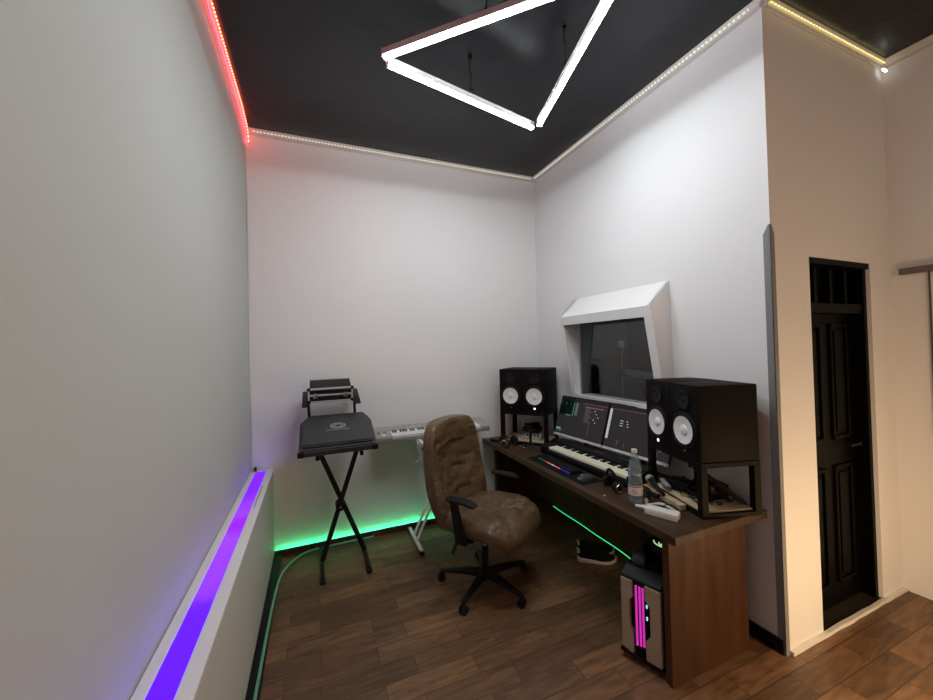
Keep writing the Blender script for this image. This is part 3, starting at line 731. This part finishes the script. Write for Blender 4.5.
# local: facing -Y ; x to the sitter's left... 
la = -(ca_+PI/2)
MB().cyl((0, 0, .055), (0, 0, .12), .034, .030, n=24).build('hub', 'black', chair)
for k in range(5):
    a = rad(147+72*k)+la; c_, s_ = math.cos(a), math.sin(a); T = Matrix.Rotation(a, 4, 'Z')
    arm = MB(); prof = [(.02, .030, .055, .115), (.12, .026, .068, .108), (.22, .021, .068, .095), (.305, .017, .062, .082), (.322, .012, .062, .078)]
    def af(u, v, prof=prof):
        i = min(int(u*(len(prof)-1)), len(prof)-2); f_ = u*(len(prof)-1)-i
        p = [prof[i][q]*(1-f_)+prof[i+1][q]*f_ for q in range(4)]
        an = 2*PI*v; cx_ = math.copysign(abs(math.cos(an))**.6, math.cos(an)); sx_ = math.copysign(abs(math.sin(an))**.6, math.sin(an))
        return T @ V((p[0], p[1]*cx_, (p[2]+p[3])/2+(p[3]-p[2])/2*sx_))
    arm.grid(af, 12, 16); ao = arm.build('base_arm', 'black', chair)
    w_ = MB(); cpos = T @ V((.316, 0, 0)); sw = rad(35+40*k)
    ax = V((math.cos(a+sw), math.sin(a+sw), 0)); ct = cpos+V((0, 0, .026))
    for s2 in (-1, 1): w_.cyl(ct+ax*(.006*s2), ct+ax*(.022*s2), .026, n=20, bev=.003)
    w_.cyl(ct+V((0, 0, .02)), cpos+V((0, 0, .066)), .007).box(ct+V((0, 0, .018)), (.02, .02, .02)); w_.build('caster', 'rubber', ao)
MB().cyl((0, 0, .11), (0, 0, .27), .024).build('column_cover', 'black', chair)
MB().cyl((0, 0, .25), (0, 0, .40), .014).build('gas_lift', 'chrome', chair)
MB().box((0, .02, .405), (.20, .26, .045), bev=.01).box((0, .20, .40), (.08, .22, .02), bev=.005).build('tilt_mechanism', 'black', chair)
MB().tube([(-.08, .06, .40), (-.20, .09, .36), (-.25, .10, .30)], lambda t: .007+.007*t, n=8).build('height_lever', 'black', chair)
# seat cushion
def superq(an, p=.5): return math.copysign(abs(math.cos(an))**p, math.cos(an)), math.copysign(abs(math.sin(an))**p, math.sin(an))
UX = .040   # upper part sits a little off the base
def ridge(p, s_, k=4):
    return (1-abs(noise.noise(V(p)*s_)))**k
def seat(u, v):
    th_ = 2*PI*u; ph = PI*(v-.5)
    cx_, sy_ = superq(th_, .45); cp = max(0, math.cos(ph))**.25; sp_ = math.copysign(abs(math.sin(ph))**.8, math.sin(ph))
    x = .295*cx_*cp+UX; y = -.045+.285*sy_*cp
    xx, yy_ = x-UX, y+.03
    z = .470+.064*sp_
    if sp_ > 0:
        rr = math.hypot(xx/.28, yy_/.28)
        z += .012*math.cos(min(rr, 1)*PI)*-1*.8
        z += -.010*math.exp(-((x)/.012)**2)*(1 if abs(y) < .2 else .3)*0
        z += .010*noise.noise(V((x*9, y*9, 3)))-.020*ridge((x, y, .3), 6, 12)+.012*ridge((x, y, 1.9), 7, 12)
        z -= .018*math.exp(-((xx-.02)**2+(y+.05)**2)/.003)
        for q in range(5):
            a_ = .5+q*1.25; z -= .009*math.exp(-((xx*math.sin(a_)-(y+.05)*math.cos(a_)+.015*math.sin(14*(xx+y)+q))/.010)**2)*min(1, (xx*xx+(y+.05)**2)**.5/.05)*(1 if xx*math.cos(a_)+(y+.05)*math.sin(a_) > 0 else .2)
        z -= .006*math.exp(-(((xx*.9+y*.45))/.012)**2)
    else:
        z += .006*noise.noise(V((x*12, y*12, 0)))
    x += .004*noise.noise(V((x*14, z*20, 2)))
    if y < -.20: z -= .9*(abs(y)-.20)**1.5*1.5
    return V((x, y, z))
MB().grid(seat, 72, 44, closeu=True).build('seat', 'leather', chair)
# backrest: leaned back cushion
bh0, bh1 = .40, 1.128
def back(u, v):
    th_ = 2*PI*u; ph = PI*(v-.5)          # cross section around height axis, v from bottom to top
    hz = (math.sin(ph)); t_ = (math.copysign(abs(hz)**.85, hz)+1)/2
    cp = max(0, math.cos(ph))**.17
    cx_, sy_ = superq(th_, .42)
    wid = .298+.010*math.sin(PI*min(1, t_*1.05))-.012*max(0, t_-.85)/.15
    x = wid*cx_*cp; thick = .062+.018*math.exp(-((t_-.3)/.2)**2)
    yy = -thick*sy_*cp*-1
    z = bh0+(bh1-bh0)*t_
    y = yy
    if yy < 0:   # sitting side
        a_ = cp*abs(sy_)
        # tufts
        y += .028*math.exp(-((x-.008*math.sin(9*t_))/.014)**2)*a_*(1 if .15 < t_ < .95 else .5)
        for (tx, tt, am_) in ((0, .74, .024), (0, .50, .022), (-.15, .64, .012), (.15, .58, .012), (-.14, .38, .012), (.15, .34, .014), (0, .28, .018)):
            dx_, dt_ = x-tx, (t_-tt)*.7
            y += am_*math.exp(-((dx_/.030)**2+(dt_/.026)**2))*a_
            for q in range(4):
                an_ = .5+q*1.6+tx*11+tt*7; al, ac = dx_*math.cos(an_)+dt_*math.sin(an_), -dx_*math.sin(an_)+dt_*math.cos(an_)
                if al > 0: y += .008*math.exp(-(ac/.007)**2)*math.exp(-al/.05)*a_
        y -= .010*a_*noise.noise(V((x*7, z*7, 1)))-.006*a_*ridge((x*.8, .2, z*1.4), 8, 10)+.012*a_*ridge((x*1.5, 1.7, z*.7), 6, 14)
        y -= .012*a_*math.exp(-((t_-.9)/.08)**2)
    # curvature: sides forward
    y -= .10*(x/.25)**2*.35
    z += -.018*(x/.25)**2*(1 if t_ > .5 else 0)*(t_-.5)*2
    zz = z-bh0
    return V((x+UX, .215+y+.125*(zz/.7)+.035*math.sin(PI*zz/.7), z))
MB().grid(back, 72, 84, closeu=True).build('backrest', 'leather', chair)
MB().box((0, .30, .41), (.07, .03, .16), rot=(rad(10), 0, 0), bev=.005).build('back_bracket', 'black', chair)
for s_ in (-1, 1):
    ar = MB()
    def pad(u, v, s_=s_):
        th_ = 2*PI*u; ph = PI*(v-.5); cx_, sy_ = superq(th_, .5); cp = max(0, math.cos(ph))**.4
        return V((UX+s_*.300+.036*cx_*cp, .01+.115*sy_*cp, .665+.014*math.sin(ph)-.012*(max(0, -sy_))**3))
    ar.grid(pad, 40, 14, closeu=True); ap = ar.build('armrest', 'rubber', chair)
    MB().prism([(-.03, .40), (.045, .40), (.085, .655), (.03, .655)], 'x', UX+s_*.315-.012, UX+s_*.315+.012, bev=.004).box((UX+s_*.235, .01, .395), (.15, .06, .018), bev=.004).build('armrest_post', 'black', ap)

# ---------------------------------------------------------------- computer tower
pcA, pcB = V((1.482, 1.540, 0)), V((1.553, 1.354, 0)); dv = pcB-pcA; pw = dv.length
pc = thing('computer_tower', 'black computer tower with beige front and pink light bars under the desk', 'computer', tuple((pcA+pcB)/2), math.atan2(dv.y, dv.x))
# local: x across (left->right for viewer), y goes back
hw = pw/2; z0, z1 = .045, .418
MB().bb(-hw+.006, hw-.006, .03, .44, z0, z1+.015, bev=.004).build('case_body', 'black', pc, smooth=False)
MB().bb(-hw*.36, hw*.22, .003, .03, z0, z1+.01, bev=.003).build('front_spine', 'blackm', pc, smooth=False)
def plate(x0, x1, inner):
    n1 = .05; 
    if inner > 0: poly = [(x0, z0+.012), (x1-.0, z0-.005), (x1, z0+.10), (x1-.018, z0+.125), (x1-.018, z1-.105), (x1, z1-.085), (x1, z1), (x0, z1)]
    else: poly = [(x1, z0-.008), (x0, z0-.0), (x0, z0+.095), (x0+.024, z0+.12), (x0+.024, z1-.10), (x0, z1-.07), (x0, z1+.0), (x1, z1-.003)]
    return MB().prism(poly, 'y', -.006, .028, bev=.003)
plate(-hw, -hw*.40, 1).build('front_plate', 'beige', pc, smooth=False, label='beige metallic side of the front')
plate(hw*.22, hw, -1).build('front_plate', 'beige', pc, smooth=False, label='beige metallic side of the front')
for k, x in enumerate((-.022, -.004, .012)):
    MB().bb(x-.0045, x+.0045, -.004, .006, z0+.05+.004*k, z1-.018, bev=.001).build('light_bar', 'magenta', pc, smooth=False, label='glowing pink bar')
for z in (.255, .315): MB().bb(.027, .033, -.002, .004, z-.008, z+.008).build('status_light', 'cyan', pc, smooth=False)
MB().prism([(0.0, z1-.0), (.0, z1+.012), (.07, z1+.040), (.40, z1+.040), (.44, z1+.015), (.44, z1)], 'x', -hw, hw, bev=.003).build('top_cover', 'black', pc, smooth=False)
for x in (-hw+.02, hw-.02):
    for y in (.06, .40): MB().cyl((x-.012, y, .022), (x+.012, y, .022), .022, n=18).bb(x-.016, x+.016, y-.016, y+.016, .03, .048).build('caster', 'rubber', pc)
MB().bb(-hw-.008, hw+.004, -.012, .44, .034, .046, bev=.002).build('base_tray', 'blackwood', pc, smooth=False)
PT = z1+.040
def onpc(x, y, z=0): 
    a = math.atan2(dv.y, dv.x); c = (pcA+pcB)/2
    return (c.x+x*math.cos(a)-y*math.sin(a), c.y+x*math.sin(a)+y*math.cos(a), PT+z)
# cable coil and bag on top of the tower
co = MB()
for k in range(5):
    rr = .045+.006*k; c = onpc(.035, .26, .012+.014*k)
    co.tube([(c[0]+rr*math.cos(a), c[1]+rr*1.1*math.sin(a), c[2]+.006*math.sin(2*a+k)) for a in [2*PI*q/16 for q in range(16)]], .007, n=8, smooth=2, closed=True)
co.build('cable_coil', 'black', loc=onpc(.035, .26), label='coiled black cable lying on top of the computer tower', cat='cable')
gl = MB(); c = onpc(.035, .26, .075)
for k, (a0, a1, rr) in enumerate(((2.0, 3.2, .030), (2.2, 3.6, .055), (3.4, 4.6, .045))):
    gl.tube([(c[0]+rr*math.cos(a0+(a1-a0)*q/5), c[1]+rr*math.sin(a0+(a1-a0)*q/5), c[2]+.008*k) for q in range(6)], .0035, n=6)
gl.build('glint_arcs', plain('green_glint_glow', (.3, .3, .2), .4, emit=(.45, .75, .4), es=.9), loc=tuple(c), label='yellow green glowing arcs standing in for glints on the black cable coil', cat='glint')  # emissive arcs stand in for green glints on the coiled cable
ad = MB(); c = onpc(-.055, .13)
ad.box((c[0], c[1], PT+.022), (.06, .11, .04), rot=(0, 0, rad(-50)), bev=.006).build('power_adapter', 'dgrey', loc=c, label='black power adapter lying on the front of the computer tower', cat='adapter')
cb = MB(); c = onpc(0, .10)
cb.tube([(c[0]-.02, c[1], PT+.006), (c[0]+.01, c[1]+.05, PT+.05), (c[0]+.08, c[1]+.08, .55), (c[0]+.16, c[1]+.15, .62), (1.985, 1.62, .66)], .004, n=6).build('cable', 'rubber', loc=c, label='thin dark cable rising from the computer tower to the desk panel', cat='cable')

# ---------------------------------------------------------------- sneakers
def make_shoe(label, loc, rz):
    t = thing('sneaker', label, 'shoe', loc, rz)   # toe towards +x
    L_ = .29
    def wdt(u): return .040*(1-.25*math.cos(2*PI*(u-.15)))*(max(0, 1-abs(2*u-1)**5))**.5+.002
    def so(u, v):
        an = 2*PI*v; c_, s_ = superq(an, .5); w2 = wdt(u)
        hgt = .016+.006*(1-u)+ .0; lift = .018*max(0, u-.75)/.25*max(0, u-.75)/.25
        return V((L_*(u-.5), w2*c_, hgt+lift+hgt*s_))
    MB().grid(so, 30, 20).build('sole', 'sole', t, label='pale rubber sole')
    def up(u, v):
        an = PI*v; top = .105-.055*max(0, (u-.25)/.75)**.8 if u > .25 else .105-.02*(1-u/.25)
        w2 = wdt(u)*.94; c_ = math.cos(an); s_ = math.sin(an)
        return V((L_*.98*(u-.5), w2*math.copysign(abs(c_)**.7, c_)*(1-.35*s_*(1 if u < .5 else .4)), .030+(top-.030)*s_*min(1, (1-abs(2*u-1)**8)**.5+.02)))
    MB().grid(up, 30, 20).build('upper', 'knit', t)
    MB().box((-L_/2+.012, 0, .085), (.012, .03, .035), rot=(0, rad(-12), 0), bev=.005).build('heel_tab', 'sole', t, label='pale heel tab')
    MB().tube([(.0, .02, .093), (.02, -.018, .088), (.035, .018, .082), (.05, -.016, .077), (.062, .014, .072)], .003, n=6).build('laces', 'rubber', t)
    return t
make_shoe('black sneaker with white sole on the floor under the desk, the nearer one', (1.950, 2.262, 0), math.atan2(-.15, .27))
make_shoe('black sneaker just behind its pair under the desk', (2.02, 2.355, 0), math.atan2(-.15, .27))

# ---------------------------------------------------------------- things on the desk
# computer keyboard
ang = math.atan2(-1, -.06)
kb = thing('computer_keyboard', 'slim black keyboard with coloured lights in front of the piano', 'computer keyboard', (1.655, 2.59, DZt+.004), math.atan2(-1, -.03)); kb.scale = (1, .78, 1)
MB().bb(-.01, .44, 0, .135, .0, .018, bev=.004).build('body', 'black', kb)
kc = MB()
for r_i in range(5):
    for c_i in range(20): kc.box((.012+c_i*.0218, .018+r_i*.0235, .022), (.018, .019, .008), bev=.0015, seg=1)
kc.build('keycaps', 'black', kb, kind='stuff', smooth=False)
gl = MB()
for i, (a, b2, mt) in enumerate(((.03, .07, 's_green'), (.08, .13, 'greendim'), (.14, .19, 'redled'), (.20, .25, 's_white'), (.26, .32, 'redled'))):
    gl.bb(a, b2, -.0015, .001, .006, .014, mat=mt)
gl.bb(.33, .435, -.0015, .001, .006, .014, mat='blueled')
gl.bb(.34, .43, .010, .012, .0185, .0195, mat='blueled').bb(.34, .43, .125, .128, .0185, .0195, mat='blueled').bb(.335, .338, .01, .128, .0185, .0195, mat='blueled').bb(.43, .433, .01, .128, .0185, .0195, mat='blueled')
gl.bb(.345, .428, .034, .036, .0185, .0205, mat='blueled').bb(.345, .428, .080, .082, .0185, .0205, mat='blueled')
gl.build('edge_lights', None, kb, smooth=False, label='red green and blue edge lights')
MB().bb(1.60, 1.765, 1.97, 2.64, DZt, DZt+.004, bev=.001).build('desk_mat', 'mousepad', loc=(1.67, 2.3, DZt), label='thin black mat under the lit computer keyboard', cat='desk mat')
# mouse
mo = thing('computer_mouse', 'grey and black mouse beside the lit computer keyboard', 'mouse', (1.685, 2.035, DZt+.004), rad(170))
def mf(u, v):
    th_ = 2*PI*u; ph = PI/2*v; cx_, sy_ = superq(th_, .8); cp = math.cos(ph)**.7
    return V((.058*cx_*cp, .032*sy_*cp, .036*math.sin(ph)))
MB().grid(mf, 32, 12, closeu=True).build('shell', 'dgrey', mo)
MB().cyl((.03, -.003, .028), (.03, .003, .028), .009).build('scroll_wheel', 'silver', mo)
MB().box((.052, 0, .010), (.012, .028, .012), bev=.004).build('front_edge', 'silver', mo)
MB().tube([(1.745, 2.02, DZt+.006), (1.762, 1.99, DZt+.004), (1.764, 1.92, DZt+.003), (1.765, 1.80, DZt+.003), (1.80, 1.74, DZt+.003)], .002, n=6).build('cable', 'rubber', loc=(1.8, 1.9, DZt), label='thin mouse cable running along the front of the piano', cat='cable')
# bottle
bt = thing('water_bottle', 'clear plastic water bottle with a white cap near the piano end', 'bottle', (1.685, 1.617, DZt+.001))
MB().lathe([(0, 0), (.030, 0), (.037, .008), (.038, .03), (.0365, .06), (.038, .07), (.038, .145), (.036, .155), (.038, .170), (.036, .20), (.026, .245), (.0155, .275), (.0135, .285), (.0135, .297), (0.0125, .297), (0.0125, .285), (.0145, .275), (.0245, .245), (.034, .2), (.0365, .145), (.0365, .03), (.033, .010), (0, .004)], n=40, cap=False).build('bottle_body', 'bottle', bt)
MB().lathe([(0, .005), (.032, .010), (.0362, .03), (.0362, .140), (.0350, .178), (0, .178)], n=40, cap=False).build('water', 'water', bt)
MB().cyl((0, 0, .290), (0, 0, .310), .0160, n=28, bev=.002).build('cap', 'white', bt)
MB().lathe([(.0384, .055), (.0388, .055), (.0388, .112), (.0384, .112)], n=40, cap=False).build('label_wrap', 'label', bt, label='pinkish white paper label')
ink = MB()
for k in range(7):
    a = rad(200+(k % 4)*11); z = .068+.013*(k//4)+.006*(k % 2)
    ink.box((.0390*math.cos(a), .0390*math.sin(a), z), (.001, .007, .004), rot=(0, 0, a))
ink.lathe([(.0386, .102), (.0391, .102), (.0391, .108), (.0386, .108)], n=40, cap=False).build('label_print', 'labelink', bt)
# headphones hung over the piano end
def make_headphones(label, loc, rot, cup='black', scale=1.):
    t = thing('headphones', label, 'headphones', loc, rot=rot); t.scale = (scale,)*3
    MB().tube([(.078*math.cos(a), 0, .06+.088*math.sin(a)) for a in [PI*k/12 for k in range(13)]], .008, n=10, smooth=2).build('headband', 'black', t)
    MB().tube([(.070*math.cos(a), 0, .062+.080*math.sin(a)) for a in [PI*(.25+.5*k/8) for k in range(9)]], .012, n=10, smooth=2).build('head_pad', 'rubber', t)
    for s_ in (-1, 1):
        T = Matrix.Translation((s_*.078, 0, .042)) @ Matrix.Rotation(s_*PI/2, 4, 'Y')
        cu = MB(); cu.lathe([(0, .024), (.020, .024), (.034, .016), (.040, .004), (.040, -.006), (0, -.006)], T=T, n=30, cap=False); co_ = cu.build('ear_cup', cup, t)
        MB().lathe([(.020, -.006), (.040, -.006), (.042, -.014), (.036, -.024), (.020, -.024)], T=T, n=30, cap=False).build('ear_pad', 'rubber', co_)
        MB().lathe([(.024, .0225), (.027, .0235), (.029, .0205)], T=T, n=30, cap=False).build('cup_ring', 'chrome', co_)
    return t
make_headphones('black headphones standing against the piano keys beside the water bottle', (1.730, 1.835, DZt+.000), (rad(-8), 0, rad(75)), scale=.85)
make_headphones('brown shiny headphones lying on the far front corner of the desk', (1.655, 2.965, DZt+.044), (rad(-78), 0, rad(30)), 'amber')
# small tripod
tr = thing('mini_tripod', 'small black desktop tripod in front of the corner speaker stand', 'tripod', (1.768, 2.865, DZt))
for k in range(3):
    a = rad(30+120*k); MB().tube([(0, 0, .055), (.03*math.cos(a), .03*math.sin(a), .045), (.06*math.cos(a), .06*math.sin(a), .006)], .007, n=8).build('leg', 'black', tr)
MB().cyl((0, 0, .045), (0, 0, .11), .011).sph((0, 0, .115), .016).box((0, 0, .15), (.05, .016, .04), rot=(0, rad(20), rad(30)), bev=.005).build('head', 'black', tr)
MB().tube([(1.60, 3.30, DZt+.012), (1.63, 3.22, DZt+.012), (1.64, 3.16, DZt+.035), (1.66, 3.19, DZt+.012)], .005, n=8).box((1.60, 3.24, DZt+.014), (.05, .10, .022), rot=(0, 0, .4), bev=.005).build('cable_clip', 'black', loc=(1.6, 3.2, DZt), label='black clip with short cable on the desk by the back wall', cat='clip')
wd = MB(); wd.tube([(1.70, 2.95, DZt+.010), (1.75, 2.88, DZt+.012), (1.80, 2.81, DZt+.008), (1.74, 2.80, DZt+.006), (1.70, 2.86, DZt+.006)], .006, n=8, closed=True)
wd.build('earphone_cable', 'dgrey', loc=(1.75, 2.87, DZt), label='looped dark earphone cable beside the brown headphones', cat='cable')
MB().box((1.715, 2.885, DZt+.012), (.035, .02, .022), rot=(0, 0, .6), bev=.004).build('jack_adapter', 'chrome', loc=(1.715, 2.885, DZt), label='small chrome plug next to the brown headphones', cat='plug')
MB().tube([(1.67, 2.86, DZt+.004), (1.65, 2.76, DZt+.004), (1.70, 2.70, DZt+.004), (1.64, 2.66, DZt+.004)], .0025, n=6).build('cable', 'redcable', loc=(1.67, 2.76, DZt), label='thin red cable on the desk in front of the small tripod', cat='cable')
# audio interface inside the corner stand
ex_ = V((math.cos(a_l), math.sin(a_l), 0)); ey_ = V((-math.sin(a_l), math.cos(a_l), 0)); base_l = V(A_l)
c = base_l+ex_*.27+ey_*.15+V((0, 0, .031))
ai = thing('audio_interface', 'pale audio interface with knobs on the board of the corner stand', 'audio interface', tuple(c), a_l)
MB().prism([(-.07, 0), (.07, 0), (.07, .06), (-.02, .05), (-.07, .022)], 'x', -.10, .10, bev=.004).build('body', 'silver', ai)
for k in range(5): MB().cyl((-.072+.036*k, -.05, .026), (-.072+.036*k, -.058, .044), .008, n=14).build('knob', 'black', ai)
hd_ = MB(); hd_.box((c.x, c.y+.01, c.z+.085), (.17, .10, .045), rot=(rad(5), 0, a_l), bev=.012)
hd_.build('cable_box', 'black', loc=tuple(c+V((0, 0, .06))), label='black box on top of the audio interface in the corner stand', cat='box')
cc = MB()
for k in range(3):
    cc.tube([(c.x+.07*math.cos(a)*(1+.1*k), c.y+.05*math.sin(a), c.z+.114+.010*k+.004*math.sin(3*a)) for a in [2*PI*q/14 for q in range(14)]], .005, n=6, closed=True, smooth=2)
cc.build('cable_coil', 'black', loc=tuple(c+V((0, 0, .11))), label='loops of black cable on top of the corner stand equipment', cat='cable')
# right stand contents
exr = V((math.cos(a_r), math.sin(a_r), 0)); eyr = V((-math.sin(a_r), math.cos(a_r), 0)); base_r = V(A_r)
def rs(x, y, z=0): return base_r+exr*x+eyr*y+V((0, 0, z))
wb = thing('wooden_rest', 'pale wooden board sticking out below the right speakers', 'wooden board', tuple(rs(.19, .03, .0)), a_r+rad(2))
MB().bb(-.155, .165, -.085, -.045, .004, .034, bev=.002).build('board', 'ply', wb, smooth=False)
MB().bb(-.155, .165, -.085, -.046, .0, .004).build('pad', 'black', wb, smooth=False)
p = rs(.255, .22, .031)
MB().box(p+V((0, 0, .04)), (.14, .11, .08), rot=(0, 0, a_r), bev=.004).build('router', 'black', loc=tuple(p), label='black square box on the board inside the right stand', cat='box')
um = thing('folded_umbrella', 'black folded umbrella leaning inside the right speaker stand', 'umbrella', tuple(rs(.0, 0, 0)))
q0, q1 = rs(.335, .085, .205)-um.location, rs(.425, .285, .045)-um.location
q0, q1 = V(q0), V(q1); dq = q1-q0
MB().tube([q0+dq*t for t in (0, .15, .4, .7, 1.)], lambda t: .007+.010*math.sin(PI*min(1, .15+t*.8))+.002*math.sin(30*t), n=12).build('canopy', 'knit', um)
MB().cyl(q0-dq*.14, q0, .007).sph(q0-dq*.16, .014).build('handle', 'rubber', um)
MB().cyl(q0-dq*.02, q0+dq*.03, .0125).build('ring', 'silver', um)
MB().tube([rs(.345, .075, HST-.03), rs(.345, .075, .23), rs(.347, .075, .13), rs(.33, .06, .11), rs(.30, .07, .10)], .003, n=6).build('cable', 'rubber', loc=tuple(rs(.345, .075, .2)), label='thin black cable hanging from under the right speakers', cat='cable')
# handheld microphone and gear in front of right stand
mp = rs(.10, -.025, .0)
mi = thing('handheld_microphone', 'silver headed microphone lying among cables below the right speakers', 'microphone', tuple(rs(.065, -.035, .072)), a_r+rad(-10))
MB().cyl((.03, 0, 0), (.17, .01, -.03), .015, .010).build('body', 'black', mi)
MB().sph((.008, 0, .004), .026, (1.1, 1, 1)).build('grille', 'silver', mi)
MB().cyl((.026, 0, .0), (.034, .0, -.001), .0255).build('collar', 'chrome', mi)
rnd = random.Random(3)
def mess(name, mat, n, x0, x1, y0, y1, z, r, label, seed):
    rn = random.Random(seed); m = MB()
    for k in range(n):
        x, y = rn.uniform(x0, x1), rn.uniform(y0, y1); pts = []
        a = rn.uniform(0, 6)
        for q in range(6):
            pts.append(rs(x, y, z+rn.uniform(0, .03))); a += rn.uniform(-1.2, 1.2)
            x = min(x1, max(x0, x+.05*math.cos(a))); y = min(y1, max(y0, y+.05*math.sin(a)))
        m.tube(pts, r, n=6, smooth=3)
    return m.build(name, mat, loc=tuple(rs((x0+x1)/2, (y0+y1)/2, z)), label=label, cat='cables', kind='stuff')
mess('tangled_cables', 'black', 14, .03, .40, .04, .24, .036, .004, 'tangle of black cables inside the right speaker stand', 5)
mess('tangled_cables', 'rubber', 10, .02, .20, -.13, -.06, .006, .0035, 'tangle of black cables on the desk behind the water bottle', 8)
MB().box(rs(.145, .115, .060), (.13, .10, .055), rot=(0, 0, a_r+.5), bev=.006).build('card_reader', 'black', loc=tuple(rs(.2, .1, .031)), label='black electronic box behind the cables inside the right stand', cat='box')
MB().box(rs(.12, .03, .064), (.03, .11, .012), rot=(rad(6), 0, a_r+1.3), bev=.003).build('remote_control', 'grey', loc=tuple(rs(.11, .05, .06)), label='slim grey stick lying on the cables under the right speakers', cat='remote')
MB().box(rs(.07, -.125, .016), (.10, .06, .028), rot=(0, 0, a_r-.2), bev=.005).build('speaker_remote', 'dgrey', loc=tuple(rs(-.04, -.075, 0)), label='dark grey box right behind the water bottle', cat='box')
# white block and its cables
pb = thing('power_bank', 'white rectangular plastic block near the front edge of the desk', 'power bank', (1.680, 1.440, DZt), math.atan2(-.145, .068))
MB().box((0, 0, .019), (.160, .062, .036), bev=.004, seg=2).build('shell', 'white', pb)
MB().box((-.0815, 0, .019), (.003, .02, .009)).build('socket', 'grey', pb)
cbw = MB(); cbw.tube([(1.625, 1.555, DZt+.008), (1.66, 1.52, DZt+.010), (1.70, 1.51, DZt+.016), (1.735, 1.47, DZt+.022), (1.755, 1.42, DZt+.012), (1.765, 1.385, DZt+.006)], .0035, n=8)
cbw.tube([(1.66, 1.545, DZt+.006), (1.71, 1.53, DZt+.008), (1.75, 1.49, DZt+.02), (1.765, 1.43, DZt+.010)], .003, n=8).box((1.64, 1.53, DZt+.007), (.05, .024, .013), rot=(0, 0, -1.0), bev=.003).box((1.70, 1.545, DZt+.02), (.016, .016, .028), bev=.004)
cbw.build('charging_cable', 'white', loc=(1.69, 1.5, DZt), label='white charging cable and plug beside the white block', cat='cable').location = (1.715, 1.535, DZt)
MB().tube([(1.70, 1.478, DZt+.006), (1.72, 1.455, DZt+.045), (1.745, 1.42, DZt+.052), (1.765, 1.395, DZt+.02), (1.765, 1.37, DZt+.004)], .0025, n=8).build('cable', 'rubber', loc=(1.72, 1.44, DZt), label='black cable looping over the white block on the desk', cat='cable')
MB().sph((0, 0, .004), .006, (1, 1, .7)).box((.010, .004, .003), (.012, .005, .004)).build('earplug', 'white', loc=None, label='tiny white earplug alone on the bare desk front', cat='earplug').location = (1.598, 1.775, DZt)

# ---------------------------------------------------------------- lights
def area(name, loc, size, energy, color, rot=(0, 0, 0)):
    l = D.lights.new(name, 'AREA'); l.energy = energy; l.size = size; l.color = color
    o = D.objects.new(name, l); COL.objects.link(o); o.location = loc; o.rotation_euler = rot; return o
def point(name, loc, r, energy, color):
    l = D.lights.new(name, 'POINT'); l.energy = energy; l.shadow_soft_size = r; l.color = color
    o = D.objects.new(name, l); COL.objects.link(o); o.location = loc; return o
point('warm_lamp', (2.42, .22, .46), .12, 37, (1., .67, .36))
area('warm_fill_light', (2.0, -1.9, 2.4), 1.2, 11, (1., .70, .44), (rad(75), 0, 0))  # unseen broad warm fill, added to brighten the front and far walls
point('booth_light', (2.75, 2.2, 2.6), .1, 11, (1, 1, 1))
wd_ = D.worlds.new('world'); S.world = wd_; wd_.use_nodes = True
wd_.node_tree.nodes['Background'].inputs[0].default_value = (.02, .02, .025, 1); wd_.node_tree.nodes['Background'].inputs[1].default_value = 1

# ---------------------------------------------------------------- camera
yaw, pitch, roll, F, CX, CY = .3892, .0142, -.0262, 370.6162, 466.511, 342.278
cy_, sy_, cp_, sp_ = math.cos(yaw), math.sin(yaw), math.cos(pitch), math.sin(pitch)
f = V((sy_*cp_, cy_*cp_, sp_)); r = V((cy_, -sy_, 0)); u = r.cross(f)
r2 = math.cos(roll)*r+math.sin(roll)*u; u2 = -math.sin(roll)*r+math.cos(roll)*u
cam = D.cameras.new('camera'); co = D.objects.new('camera', cam); COL.objects.link(co)
mw = Matrix(((r2.x, u2.x, -f.x, 0), (r2.y, u2.y, -f.y, 0), (r2.z, u2.z, -f.z, 1.65), (0, 0, 0, 1)))
co.matrix_world = mw
cam.sensor_fit = 'HORIZONTAL'; cam.sensor_width = 36; cam.lens = F/933*36
cam.shift_x = -(CX-466.5)/933; cam.shift_y = (CY-350)/933
cam.clip_start = .02
S.camera = co
S.view_settings.view_transform = 'Standard'; S.view_settings.look = 'None'; S.view_settings.exposure = 0.; S.view_settings.gamma = 1
S.view_settings.use_curve_mapping = False
S.cycles.max_bounces = 10; S.cycles.transmission_bounces = 8
